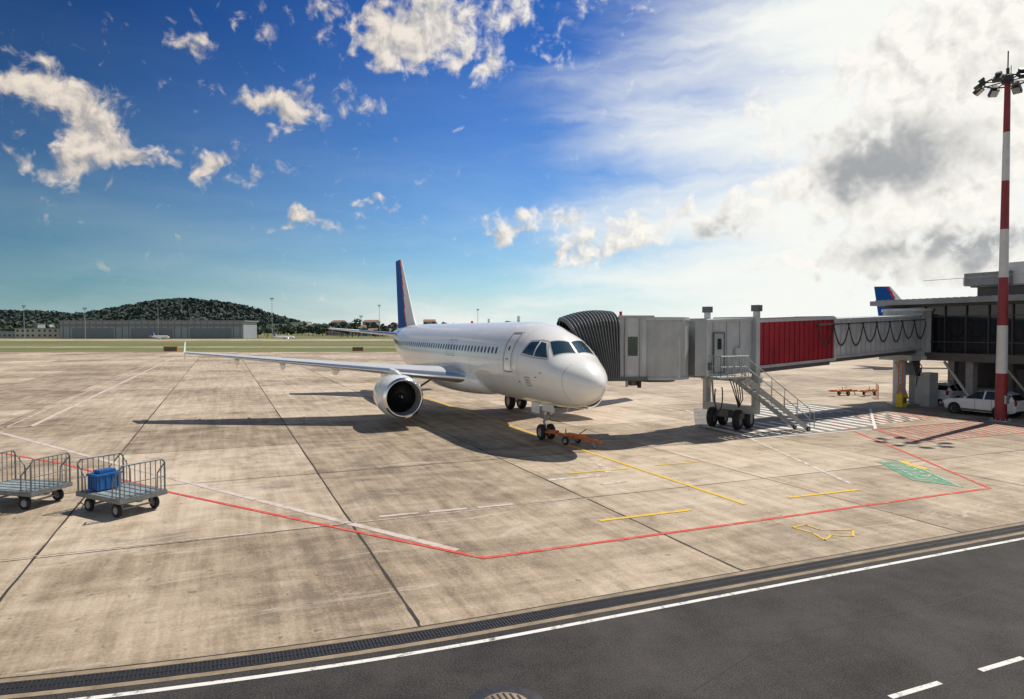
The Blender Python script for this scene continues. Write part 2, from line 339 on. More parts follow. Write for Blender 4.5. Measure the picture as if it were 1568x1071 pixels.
M['curbc']=mat('drain_edge_concrete',(0.25,0.195,0.135),0.85,0,0.35,2,bump=0.4)
M['joint']=mat('joint_sealant',(0.03,0.026,0.022),0.8,0,0.3,2)
M['grate']=mat('cast_iron_grate',(0.05,0.05,0.052),0.5,0.5,0.3,10)

def polysheet(name,pts,z,m,parent=None):
    b=MB(); b.add([(x,y,z) for x,y in pts],[tuple(range(len(pts)))],m); return b.obj(name,parent)
R_=7000
polysheet('ground',[(-R_,-R_),(R_,-R_),(R_,R_),(-R_,R_)],-0.02,'grass')
def q(X,D): return W(X,D)[:2]
polysheet('apron',[q(-700,-40),q(700,-40),q(700,170),q(-700,163)],0.0,'apron')
polysheet('taxiway',[q(-900,330),q(900,330),q(900,395),q(-900,395)],-0.008,'apron')
polysheet('taxiway',[q(-900,205),q(900,212),q(900,224),q(-900,217)],-0.008,'apron')
def ed(x): 
    d=max(0.0,5.0-x); d2=min(d,11.0)
    return 0.0116*d2*d2+0.255*max(0.0,d-11.0)
xs=[-60,-40,-25,-15]+[ -10+0.75*i for i in range(0,28)]+[15,25,60,150]
def stripb(b,y0,y1,z,m,x0=-60,x1=150):
    X=[x for x in xs if x0<=x<=x1]; vs=[];fs=[]
    for x in X: vs+= [(x,y0+ed(x),z),(x,y1+ed(x),z)]
    for i in range(len(X)-1): fs.append((2*i,2*i+2,2*i+3,2*i+1))
    b.add(vs,fs,m)
def strip(name,y0,y1,z,m):
    b=MB(); stripb(b,y0,y1,z,m); return b.obj(name)
strip('road',-60,11.33,0.004,'asphalt')
strip('road_edge_line',11.02,11.13,0.008,'l_whiteroad')
b=MB()
stripb(b,11.33,11.47,0.008,'curbc'); stripb(b,11.47,11.86,0.006,'dark'); stripb(b,11.86,12.02,0.008,'curbc'); stripb(b,12.02,12.06,0.009,'joint')
x=-14.0
while x<42:
    y0=11.49+ed(x); b.box((x,y0+0.09,0.012),(0.028,0.155,0.012),'grate'); b.box((x,y0+0.265,0.012),(0.028,0.155,0.012),'grate'); x+=0.062
for yy in (11.48,11.665,11.85):
    stripb(b,yy-0.012,yy+0.012,0.0195,'grate')
b.obj('drain_channel')
b=MB()
for i in range(-14,16):
    X=3.3+7.5*i; wd=0.055 if i in(0,-1,1) else 0.035
    n=70; vs=[];fs=[]; ytop=150
    ys=[12.06+ed(X)+ (ytop-12)*(k/n)**1.8 for k in range(n+1)]
    for k,y in enumerate(ys):
        j=random.uniform(-.012,.012); ww=wd*random.uniform(.35,.8)
        vs+=[(X-ww+j,y,0.004),(X+ww+j,y,0.004)]
    for k in range(n): fs.append((2*k,2*k+1,2*k+3,2*k+2))
    b.add(vs,fs,'joint')
b.obj('joint_lines_lengthwise')
b=MB()
for i in range(1,18):
    Y=12.05+7.3*i
    vs=[];fs=[];n=200
    for k in range(n+1):
        x=-100+240*k/n; ww=(0.030 if i<4 else .02)*random.uniform(.4,1.0); vs+=[(x,Y-ww,0.005),(x,Y+ww,0.005)]
    for k in range(n): fs.append((2*k,2*k+2,2*k+3,2*k+1))
    b.add(vs,fs,'joint')
b.obj('joint_lines_crosswise')
def line(b,pts,wd,z,m):
    for (a,c) in zip(pts[:-1],pts[1:]):
        a=Vector(a);c=Vector(c);d=(c-a).normalized();n=Vector((-d.y,d.x))*wd/2; e=d*wd*0.2
        b.add([(*(a-n-e),z),(*(c-n+e),z),(*(c+n+e),z),(*(a+n-e),z)],[(0,1,2,3)],m)
def smooth_poly(b,pts,wd,z,m):
    vs=[];fs=[];P=[Vector(p) for p in pts]
    for i,p in enumerate(P):
        d=((P[min(i+1,len(P)-1)]-P[i]).normalized()+(P[i]-P[max(i-1,0)]).normalized())
        d.normalize(); n=Vector((-d.y,d.x)); 
        k=1.0
        if 0<i<len(P)-1: k=1/max(0.4,abs(n.dot(Vector((-(P[i+1]-P[i]).normalized().y,(P[i+1]-P[i]).normalized().x)))))
        vs+=[(*(p-n*wd/2*k),z),(*(p+n*wd/2*k),z)]
    for i in range(len(P)-1): fs.append((2*i,2*i+2,2*i+3,2*i+1))
    b.add(vs,fs,m)
b=MB()
smooth_poly(b,[(-14,44.5),(-9.1,36.6),(-5.9,32.4),(-1.7,25.5),(2.2,20.0),(5.72,15.15),(12.7,15.1),(17.6,15.1),(24.3,15.1),(28.2,21.4),(33,29.5)],0.13,0.012,'l_red')
b.obj('red_boundary_line')
b=MB(); smooth_poly(b,[(-17,54.5),(-10.9,43.8),(-7,37),(-2.0,28.3),(3.0,19.8),(5.3,15.95)],0.24,0.0085,'l_wide'); 
line(b,[(-10.0,46),(-8.6,150)],0.28,0.0085,'l_wide'); line(b,[(-11.2,46),(-10.4,150)],0.12,0.0085,'l_white')
line(b,[(-60,60),(60,60)],0.15,0.0085,'l_white'); line(b,[(-70,78),(80,78)],0.3,0.0085,'l_white'); line(b,[(-70,92),(100,92)],0.25,0.0085,'l_white')
line(b,[(-40,48),(-10,46)],0.2,0.0085,'l_white')
line(b,[(-14,19.7),(3.2,19.4),(11,19.25)],0.06,0.0085,'l_white')
for k in range(3): line(b,[(4.2+1.5*k,19.75-.08*k),(5.3+1.5*k,19.7-.08*k)],0.17,0.0085,'l_wide')
line(b,[(20.5,17.5),(29,38)],0.2,0.0085,'l_white'); line(b,[(10.9,22.2),(13.2,22.1)],0.25,0.0085,'l_white')
line(b,[(13.6,22.5),(14.1,24.2)],0.3,0.0085,'l_white'); line(b,[(12.3,20.8),(13.3,20.9)],0.25,0.0085,'l_white')
b.obj('white_apron_lines')
b=MB()
line(b,[(15.0,16.7),(15.0,62)],0.15,0.0125,'l_yel'); smooth_poly(b,[(15,62),(14.2,70),(11,80),(4,90),(-10,98),(-60,110)],0.16,0.0125,'l_yel')
line(b,[(9.9,16.85),(13.0,16.8)],0.16,0.0125,'l_yel'); line(b,[(16.9,16.8),(19.9,16.7)],0.16,0.0125,'l_yel')
line(b,[(12.1,22.9),(14.6,22.8)],0.14,0.0125,'l_yel');line(b,[(16,22.9),(18.0,22.8)],0.1,0.0125,'l_yel')
arr=[(14.45,14.2),(15.0,14.25),(14.95,13.75),(15.75,13.35),(15.3,12.95),(14.85,13.25),(14.35,13.0),(14.55,13.6),(14.45,14.2)]
line(b,arr,0.06,0.0125,'l_yel')
line(b,[(25.3,18.2),(25.9,19.6)],0.35,0.0125,'l_yel')
b.obj('yellow_guide_lines')
b=MB()
dv=Vector((4.0,6.3)).normalized(); nv=Vector((-dv.y,dv.x)); o0=Vector((23.6,15.5))
def gp(a,c): p=o0+dv*a+nv*c; return (p.x,p.y)
b.add([(*gp(0,0),.0095),(*gp(4.4,0),.0095),(*gp(4.4,1.3),.0095),(*gp(0.9,1.3),.0095)],[(0,1,2,3)],'l_green')
for k in range(5):
    a0=1.2+0.6*k; line(b,[gp(a0,0.35),gp(a0+0.05,1.0)],0.08,0.0135,'l_greenw'); line(b,[gp(a0,0.35),gp(a0+.3,0.4)],0.08,0.0165,'l_greenw'); line(b,[gp(a0,0.95),gp(a0+.3,1.0)],0.08,0.0175,'l_greenw')
line(b,[gp(0.1,0.08),gp(4.3,0.08)],0.07,0.0135,'l_white')
b.obj('green_floor_marking')
b=MB()
b.add([(24.3,26.6,.0095),(33.0,26.6,.0095),(41,33.5,.0095),(39.5,38.5,.0095),(30,38.5,.0095),(24.3,31,.0095)],[(0,1,2,3,4,5)],'l_greyz')
for k in range(16):
    x0=24.8+k*0.95; 
    line(b,[(x0,27.1+0.12*max(0,x0-30)*1.2),(x0+0.3,31.2)],0.44,0.0135,'lwhite')
for k in range(10):
    line(b,[(30.5+k*0.9,33.0),(30.9+k*0.9,37.8)],0.38,0.0135,'lwhite')
line(b,[(24.2,26.6),(33,26.6),(41,33.5)],0.16,0.0165,'lwhite')
b.obj('zebra_hatching')
b=MB()
for k in range(18):
    x0=31.4+k*0.56; line(b,[(x0,22.9),(x0+1.6,26.4)],0.15,0.0135,'l_redh')
for k in range(12):
    x0=35+k*0.56; line(b,[(x0,28.0),(x0+1.6,31.0)],0.15,0.0135,'l_redh')
line(b,[(31.0,22.6),(41.9,22.6)],0.14,0.0165,'l_redh'); line(b,[(31.0,22.6),(32.8,26.6)],0.14,0.0175,'l_redh'); line(b,[(32.8,26.6),(41.9,26.6)],0.14,0.0185,'l_redh')
b.obj('red_hatching')
b=MB()
for k in range(0,12):
    x0=9.1+2.05*k; line(b,[(x0,7.0),(x0+1.05,7.0)],0.10,0.009,'l_whiteroad')
b.obj('road_dashes')
b=MB(); smooth_poly(b,[(6.5,8.3),(8.2,8.9),(10,9.15),(13,9.05),(16,9.25),(20,9.1),(40,9.2)],0.03,0.0085,'dark'); b.obj('tar_seam')
b=MB(); mh=(3.72,9.0,0.004)
b.rev([(0.0,0.60),(0.012,0.58),(0.012,0.37)],'grate',mh,40,'z'); b.rev([(0.014,0.37),(0.022,0.36),(0.022,0.001)],'curbc',mh,32,'z')
for k in range(-3,4):
    b.box((mh[0]+k*.09,mh[1],.029),(0.03,2*math.sqrt(max(.01,.33**2-(k*.09)**2)),0.006),'grate')
b.obj('manhole_cover')

# ------------------------------------------------------------------ airplane
T=np.array([
#s, top, bot, hw, zc
(0,3.02,3.02,0.0,3.02),(.04,3.23,2.82,.21,3.03),(.15,3.42,2.63,.42,3.05),(.35,3.63,2.43,.65,3.09),(.7,3.88,2.24,.92,3.16),(1.1,4.08,2.09,1.14,3.25),
(1.5,4.24,2.0,1.31,3.35),(1.8,4.37,1.94,1.41,3.42),(2.2,4.64,1.89,1.53,3.50),(2.6,4.92,1.86,1.63,3.58),(3.0,5.16,1.83,1.71,3.65),(3.6,5.43,1.80,1.81,3.72),
(4.3,5.65,1.78,1.89,3.78),(5.2,5.81,1.77,1.94,3.81),(6.2,5.88,1.76,1.975,3.83),(7.5,5.9,1.76,1.975,3.83),(12,5.9,1.76,1.975,3.83),(24,5.9,1.76,1.975,3.83),(26,5.9,1.88,1.95,3.88),
(28,5.89,2.2,1.83,4.0),(30,5.86,2.65,1.62,4.2),(32,5.8,3.15,1.32,4.45),(34,5.68,3.75,.95,4.7),(36,5.48,4.35,.55,4.93),(37.2,5.3,4.75,.28,5.03),(37.57,5.1,4.95,.08,5.03)])
def herm(s,c):
    x=T[:,0];y=T[:,c]; s=min(max(s,0),37.57); i=min(max(int(np.searchsorted(x,s))-1,0),len(x)-2)
    def sl(k):
        if k==0: return (y[1]-y[0])/(x[1]-x[0])*1.3
        if k==len(x)-1: return (y[-1]-y[-2])/(x[-1]-x[-2])
        a=(y[k]-y[k-1])/(x[k]-x[k-1]); b2=(y[k+1]-y[k])/(x[k+1]-x[k])
        if a*b2<=0: return 0.0
        return 2*a*b2/(a+b2)
    h=x[i+1]-x[i]; t=(s-x[i])/h
    return float((2*t**3-3*t**2+1)*y[i]+(t**3-2*t**2+t)*h*sl(i)+(-2*t**3+3*t**2)*y[i+1]+(t**3-t**2)*h*sl(i+1))
def surf(s,ph):
    tp,bt,hw,zc=[herm(s,c) for c in(1,2,3,4)]
    sn_=math.sin(ph); return Vector((hw*math.cos(ph),s,zc+((tp-zc) if sn_>0 else (zc-bt))*sn_))
def surfn(s,ph,off):
    p=surf(s,ph); a=surf(s+.02,ph)-surf(s-.02 if s>.03 else s,ph); c=surf(s,ph+.01)-surf(s,ph-.01)
    n=c.cross(a); n.normalize()
    if n.dot(Vector((math.cos(ph),0,math.sin(ph))))<0: n=-n
    return p+n*off
def phz(s,z,side):
    tp,bt,hw,zc=[herm(s,c) for c in(1,2,3,4)]
    r=(z-zc)/((tp-zc) if z>zc else (zc-bt)); r=max(-1,min(1,r)); a=math.asin(r); return a if side>0 else math.pi-a
def patch(b,fn,corners,m,off,n=8,smooth=True):
    vs=[];fs=[]
    A,B_,C_,D_=[np.array(c,float) for c in corners]
    for i in range(n+1):
        for j in range(n+1):
            t=i/n;r=j/n; p=(A*(1-t)+B_*t)*(1-r)+(D_*(1-t)+C_*t)*r
            vs.append(fn(p[0],p[1],off))
    for i in range(n):
        for j in range(n): k=i*(n+1)+j; fs.append((k,k+1,k+n+2,k+n+1))
    b.add(vs,fs,m,smooth)
def curve_strip(b,pts,wd,m,side,off):
    out=[]
    for (a,c) in zip(pts[:-1],pts[1:]):
        n=max(2,int(math.hypot(c[0]-a[0],c[1]-a[1])/0.12))
        for k in range(n): out.append((a[0]+(c[0]-a[0])*k/n,a[1]+(c[1]-a[1])*k/n))
    out.append(pts[-1]); vs=[];fs=[]
    for i,p in enumerate(out):
        a=out[max(i-1,0)];c=out[min(i+1,len(out)-1)]; dx,dz=c[0]-a[0],c[1]-a[1]; L=math.hypot(dx,dz) or 1
        nx,nz_=-dz/L*wd/2,dx/L*wd/2
        for sg in(-1,1):
            s_=p[0]+sg*nx; z_=p[1]+sg*nz_; vs.append(surfn(s_,phz(s_,z_,side),off))
    for i in range(len(out)-1): fs.append((2*i,2*i+1,2*i+3,2*i+2))
    b.add(vs,fs,m)
def airfoil(t,n=14):
    xs_=[0.5*(1-math.cos(math.pi*i/n)) for i in range(n+1)]
    yt=lambda x:5*t*(0.2969*math.sqrt(x)-0.126*x-0.3516*x*x+0.2843*x**3-0.1036*x**4)
    up=[(x,yt(x)+0.015*math.sin(math.pi*x)) for x in xs_]; lo=[(x,-yt(x)*0.85+0.015*math.sin(math.pi*x)) for x in xs_]
    return up[::-1]+lo[1:-1]
def loft_wing(b,secs,m,mle,sub=6,vertical=False,cap=True,colorfn=None):
    rings=[]
    for i in range(len(secs)-1):
        for k in range(sub):
            t=k/sub; rings.append([secs[i][j]*(1-t)+secs[i+1][j]*t for j in range(5)])
    rings.append(list(secs[-1]))
    n=None; V=[]
    for (sp,le,ch,z,th) in rings:
        af=airfoil(th,24 if vertical else 14); n=len(af)
        for (x,y) in af:
            if vertical: V.append((y*ch,le+x*ch,sp))
            else: V.append((sp,le+x*ch,z+y*ch))
    xf=[p[0] for p in airfoil(0.1,24 if vertical else 14)]
    groups={}
    for r in range(len(rings)-1):
        for i in range(n):
            j=(i+1)%n; f=(r*n+i,r*n+j,(r+1)*n+j,(r+1)*n+i); xm=(xf[i]+xf[j])/2
            mm=mle if (xm<0.07 and mle) else m
            if colorfn: mm=colorfn(xm,(rings[r][0]+rings[r+1][0])/2)
            groups.setdefault(mm,[]).append(f)
    o=len(b.v); b.v.extend(V)
    for mm,fs in groups.items():
        k=b.mi(mm)
        for f in fs: b.f.append([i+o for i in f]); b.m.append(k); b.s.append(True)
    if cap:
        L=len(rings)-1; b.add([V[L*n+i] for i in range(n)],[tuple(range(n))],m)
def build_airplane():
    parts=[]
    b=MB(); ss_=list(np.concatenate([[0.0,.01,.025,.045,.07,.1,.14,.19,.25,.32,.4,.5],np.arange(.6,7,.1),np.arange(7,24,.5),np.arange(24,37.5,.3),[37.57]])); n=72
    vs=[];fs=[]
    for s_ in ss_:
        for i in range(n): vs.append(surf(s_,2*math.pi*i/n))
    for j in range(len(ss_)-1):
        for i in range(n): fs.append((j*n+i,j*n+(i+1)%n,(j+1)*n+(i+1)%n,(j+1)*n+i))
    b.add(vs,fs,'white_paint',True); b.add([surf(37.57,2*math.pi*i/n) for i in range(n)],[tuple(range(n))],'dark')
    parts.append(('fuselage',b))
    b=MB(); vs=[];fs=[]; st_=[10.2+0.35*i for i in range(33)]; n=40
    for s_ in st_:
        t=(s_-10.2)/(st_[-1]-10.2); e=min(1,(math.sin(math.pi*t)**0.45) if 0<t<1 else 0.02)
        hw=1.2+1.12*e; zb=1.95-0.42*e
        for i in range(n):
            a=2*math.pi*i/n; ca,sa=math.cos(a),math.sin(a)
            vs.append((hw*math.copysign(abs(ca)**.75,ca),s_,2.55+ (0.85*e if sa>0 else (2.55-zb))*math.copysign(abs(sa)**.8,sa)))
    for j in range(len(st_)-1):
        for i in range(n): fs.append((j*n+i,j*n+(i+1)%n,(j+1)*n+(i+1)%n,(j+1)*n+i))
    b.add(vs,fs,'white_paint',True); parts.append(('belly_fairing',b))
    b=MB()
    for side in(-1,1):
        f1=lambda s,ph,off,sd=side: surfn(s,math.radians(ph) if sd>0 else math.pi-math.radians(ph),off)
        f2=lambda s,z,off,sd=side: surfn(s,phz(s,z,sd),off)
        fp=[(1.84,87.2),(2.56,87.8),(2.88,60),(2.14,47)]
        patch(b,f1,fp,'glass',.012)
        fp2=[(1.78,89.2),(2.63,89.2),(2.96,58),(2.09,44.5)]; patch(b,f1,fp2,'frame',.006)
        p2=[(2.29,4.19),(2.92,4.83),(3.22,4.90),(3.06,4.24)]; patch(b,f2,p2,'glass',.012)
        p3=[(3.15,4.25),(3.31,4.91),(3.78,4.88),(4.02,4.36)]; patch(b,f2,p3,'glass',.012)
        curve_strip(b,[(2.22,4.13),(3.1,4.18),(4.12,4.29),(3.84,4.95),(3.25,4.98),(2.9,4.90),(2.22,4.13)],.06,'frame',side,.008)
        s_=7.0
        while s_<31.0:
            pts=[];zc_=4.40+ (0 if s_<28 else (s_-28)*.03)
            for k in range(12):
                a=2*math.pi*k/12; pts.append((s_+.125*math.copysign(abs(math.cos(a))**.7,math.cos(a)),zc_+.175*math.copysign(abs(math.sin(a))**.7,math.sin(a))))
            b.add([f2(p[0],p[1],.010) for p in pts],[tuple(range(12))],'cabin_glass')
            s_+=0.533
        for d in(14.05,14.95):
            curve_strip(b,[(d-.27,3.9),(d+.27,3.9),(d+.27,4.85),(d-.27,4.85),(d-.27,3.9)],.035,'seam',side,.006)
        for (d,w2) in((5.45,.42),(31.6,.40)):
            dz=0.0 if d<10 else .05
            curve_strip(b,[(d-w2,3.42+dz),(d+w2,3.42+dz),(d+w2,5.27),(d-w2,5.27),(d-w2,3.42+dz)],.05,'seam',side,.006)
            curve_strip(b,[(d-w2-.14,3.36),(d+w2+.14,3.36),(d+w2+.14,5.34),(d-w2-.14,5.34),(d-w2-.14,3.36)],.03,'frame',side,.005)
            b.add([f2(d+.09*math.cos(a_),4.55+.13*math.sin(a_),.009) for a_ in [2*math.pi*k/10 for k in range(10)]],[tuple(range(10))],'cabin_glass')
            patch(b,f2,[(d-.1,4.0),(d-.1,4.06),(d+.2,4.06),(d+.2,4.0)],'seam',.009,2)
        curve_strip(b,[(8.0,2.35),(9.9,2.35),(9.9,3.25),(8.0,3.25),(8.0,2.35)],.025,'frame',side,.005)
        curve_strip(b,[(1.12,2.3),(1.12,4.04)],.02,'frame',side,.004)
        curve_strip(b,[(3.35,2.85),(3.75,2.85),(3.75,3.25),(3.35,3.25),(3.35,2.85)],.035,'seam',side,.006)
        patch(b,f2,[(3.45,2.93),(3.45,3.17),(3.65,3.17),(3.65,2.93)],'frame',.008,2)
        for ss2 in (4.4,6.5,11.0,17.0,22.5,27.5):
            curve_strip(b,[(ss2,2.2 if ss2<27 else 2.7),(ss2,5.6)],.012,'frame',side,.004)
        for (s3,z3) in((2.4,3.5),(2.75,3.3),(4.3,3.0)):
            b.cyl(f2(s3,z3,0),f2(s3,z3,.1),.02,'seam',n=6)
    b.box((0,8.5,6.05),(0.03,.35,.32),'white_paint'); b.box((0,13,6.0),(0.03,.3,.25),'white_paint'); b.cyl((0,16,5.88),(0,16,6.02),.08,'red',n=10)
    parts.append(('windows_and_doors',b))
    for side,nm in((-1,'right'),(1,'left')):
        b=MB()
        secs=[(side*1.4,11.5,7.3,2.55,.14),(side*2.4,12.0,6.7,2.68,.14),(side*6.4,14.1,4.75,3.07,.12),(side*12,17.15,3.0,3.60,.11),(side*16.9,19.95,1.55,4.05,.10)]
        loft_wing(b,secs,'wing_grey','slat')
        xt=side*16.95
        for sg in(1,-1):
            vs=[(xt-.02,20.1,4.05),(xt-.02,21.6,4.05),(xt-.02,21.95,4.05+sg*.65),(xt-.02,21.55,4.05+sg*.65)]
            vs+=[(v[0]+.05,v[1],v[2]) for v in vs]; b.add(vs,[(0,1,2,3),(7,6,5,4),(0,4,5,1),(1,5,6,2),(2,6,7,3),(3,7,4,0)],'white_paint')
        for (xx,yy,zz,L) in((8.4,17.6,2.95,3.6),(11.4,19.0,3.27,3.1),(14.0,20.1,3.55,2.5)):
            prof=[(0,0.01),(.15*L,.11),(.35*L,.19),(.6*L,.19),(.85*L,.09),(L,.01)]
            vs=[];fs=[];n=12
            for t,r in prof:
                for i in range(n):
                    a=2*math.pi*i/n; vs.append((side*xx+r*.8*math.cos(a),yy-1.6+t,zz+.05+1.5*r*math.sin(a)-.04*t))
            for j in range(len(prof)-1):
                for i in range(n): fs.append((j*n+i,j*n+(i+1)%n,(j+1)*n+(i+1)%n,(j+1)*n+i))
            b.add(vs,fs,'white_paint',True)
        parts.append((nm+'_wing',b))
        b=MB(); o=(side*5.75,10.85,1.74)
        b.rev([(.02,1.015),(.0,.985),(.03,.95),(.10,.925)],'lip',o); b.rev([(.02,1.015),(.07,1.07),(.16,1.115)],'lip',o)
        b.rev([(.16,1.115),(.5,1.185),(1.0,1.225),(1.6,1.225),(2.2,1.19),(2.9,1.10),(3.4,1.0),(3.4,.97)],'white_paint',o)
        b.rev([(.10,.925),(.4,.885),(.9,.875)],'strut',o); b.rev([(.9,.875),(1.05,.875),(1.05,.01)],'dark',o)
        b.rev([(3.4,.97),(3.0,1.0),(3.0,.5)],'dark',o); b.rev([(2.9,.72),(3.6,.66),(4.3,.48),(4.32,.44)],'strut',o); b.rev([(4.0,.30),(4.4,.27),(4.9,.02)],'strut',o)
        for y_ in (1.32,2.35): b.rev([(y_,1.2275 if y_<2 else 1.183),(y_+.02,1.2285 if y_<2 else 1.181)],'seam',o)
        sp_=[(.52,.005),(.56,.05),(.68,.13),(.82,.21),(.95,.27)]; b.rev(sp_,'fan',o,24)
        for k in range(12):
            a=k*.42; b.box((o[0]+.03*k**.8*math.cos(a)*.9,o[1]+.52+.03*k,o[2]+.03*k**.8*math.sin(a)*.9),(.05,.02,.05),'lwhite')
        for k in range(30):
            a=2*math.pi*k/30; vs=[]
            for r,tw,cw in((.25,.35,.07),(.55,.6,.085),(.86,.9,.10)):
                for sg in(-1,1):
                    aa=a+sg*cw*math.cos(tw)/r*.9; vs.append((o[0]+r*math.cos(aa),o[1]+.93+sg*cw*math.sin(tw),o[2]+r*math.sin(aa)))
            b.add(vs,[(0,1,3,2),(2,3,5,4)],'fan',True)
        vs=[]
        for (yy,z0,z1,hw) in((11.6,2.9,2.95,.06),(12.6,2.85,3.15,.16),(13.9,2.75,3.2,.19),(15.2,2.4,3.0,.17),(16.6,2.55,2.95,.05)):
            vs+=[(o[0]-hw,yy,z0),(o[0]+hw,yy,z0),(o[0]+hw*.7,yy,z1),(o[0]-hw*.7,yy,z1)]
        fs=[]
        for j in range(4):
            for i in range(4): fs.append((j*4+i,j*4+(i+1)%4,j*4+4+(i+1)%4,j*4+4+i))
        b.add(vs,fs,'white_paint')
        parts.append((nm+'_engine',b))
        b=MB(); gx=side*3.8; gy=17.7
        b.cyl((gx,gy,1.3),(gx-side*.25,gy,2.9),.16,'strut'); b.cyl((gx,gy,.58),(gx,gy,1.4),.10,'chrome'); b.cyl((gx,gy-.1,1.3),(side*2.2,gy-.2,2.3),.07,'strut')
        b.cyl((gx-.55,gy,.58),(gx+.55,gy,.58),.09,'strut'); b.wheel((gx-.43,gy,.585),.585,.42); b.wheel((gx+.43,gy,.585),.585,.42)
        b.box((gx+side*.42,gy,1.9),(.05,1.1,1.5),'white_paint')
        parts.append((nm+'_main_gear',b))
    b=MB(); gy=5.07
    b.cyl((0,gy,.95),(0,gy-.12,2.1),.11,'strut'); b.cyl((0,gy,.38),(0,gy,1.0),.07,'chrome'); b.cyl((-.36,gy,.38),(.36,gy,.38),.06,'strut')
    b.wheel((-.26,gy,.385),.385,.24); b.wheel((.26,gy,.385),.385,.24)
    b.cyl((0,gy-.08,1.2),(0,gy-1.2,2.0),.05,'strut'); b.beam((0,gy+.12,.55),(0,gy+.22,.85),.12,.04,'strut'); b.beam((0,gy+.22,.85),(0,gy+.06,1.15),.12,.04,'strut')
    for sg in(-1,1):
        b.box((sg*.42,gy+.35,1.62),(.03,.9,.62),'white_paint'); b.box((sg*.38,gy-1.0,1.68),(.03,1.2,.35),'white_paint')
        b.cyl((sg*.16,gy-.16,1.35),(sg*.16,gy-.28,1.35),.09,'lampglass',n=14)
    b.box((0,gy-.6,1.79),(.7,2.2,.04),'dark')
    parts.append(('nose_gear',b))
    b=MB()
    def fc(x,z):
        t=max(0,min(1,(z-6.0)/5.8)); bd=.46-.36*t**1.2
        if x>bd+.06+.05*t: return 'blue'
        if x>bd: return 'red'
        return 'tail_white'
    loft_wing(b,[(5.3,29.1,6.9,0,.075),(6.3,30.4,5.7,0,.075),(11.76,34.75,2.15,0,.07)],'blue',None,sub=16,vertical=True,colorfn=fc)
    for sg in(-1,1):
        loft_wing(b,[(sg*.5,31.6,4.3,4.95,.10),(sg*6.2,35.25,1.6,5.55,.09)],'white_paint','slat')
    parts.append(('tail_fins',b))
    return parts
plane_parts=build_airplane()
E=empty('passenger_airplane',(14.82,25.5,0)); pobjs=[]
for nm,b in plane_parts: pobjs.append(b.obj(nm,E))
def clone_plane(name,loc,rz,sc=1.0):
    e=empty(name,loc,rz,sc)
    for o in pobjs:
        c=bpy.data.objects.new(o.name,o.data); col.objects.link(c); c.parent=e
    return e
def place_plane(X,D,heading_cam,s_ref,name,sc=1.0):
    """heading_cam: direction of the nose, relative to the camera's right / forward axes"""
    h=Vector(heading_cam).normalized(); hw=Vector(W(h.x,h.y)[:2]); rz=math.atan2(hw.x,-hw.y)
    p=Vector(W(X,D)[:2])+hw*s_ref*sc
    return clone_plane(name,(p.x,p.y,0),rz,sc)
place_plane(53.9,100,(1,-.25),36.0,'passenger_airplane.001')
place_plane(-198,385,(1,-.4),18,'passenger_airplane.002',.36)
place_plane(-130,390,(1,.2),18,'passenger_airplane.003',.32)

# ------------------------------------------------------------------ tow bars
def towbar(name,loc,rz):
    e=empty(name,loc,rz); b=MB()
    b.cyl((0,0,.42),(0,-3.3,.30),.06,'orange'); b.cyl((-.25,-.1,.42),(0,-.9,.40),.035,'orange'); b.cyl((.25,-.1,.42),(0,-.9,.40),.035,'orange')
    b.cyl((-.3,-.08,.42),(.3,-.08,.42),.05,'orange'); b.box((0,-1.5,.42),(.42,.5,.14),'orange'); b.box((0,-2.1,.40),(.16,.9,.18),'orange')
    b.box((0,-.35,.44),(.3,.5,.16),'orange'); b.box((0,-2.9,.34),(.14,.7,.12),'orange')
    b.cyl((-.45,-1.6,.2),(.45,-1.6,.2),.03,'strut')
    for sg in(-1,1): b.wheel((sg*.42,-1.6,.2),.2,.13); b.beam((sg*.2,-1.5,.4),(sg*.36,-1.6,.2),.06,.06,'orange')
    b.cyl((.1,-1.9,.45),(.25,-2.3,.75),.025,'orange'); b.cyl((-.1,-1.3,.45),(-.1,-1.3,.7),.03,'orange')
    b.rev([(-.03,.12),(.03,.12),(.03,.07),(-.03,.07),(-.03,.12)],'orange',(0,-3.42,.30),16,'z')
    b.beam((0,-2.9,.3),(0,-3.1,.0),.05,.05,'strut')
    b.obj('bar_and_wheels',e); return e
towbar('tow_bar',(14.85,30.35,0),math.radians(18))
towbar('tow_bar.001',(45.9,41.2,0),math.radians(95))
towbar('tow_bar.002',(48.0,40.0,0),math.radians(110))

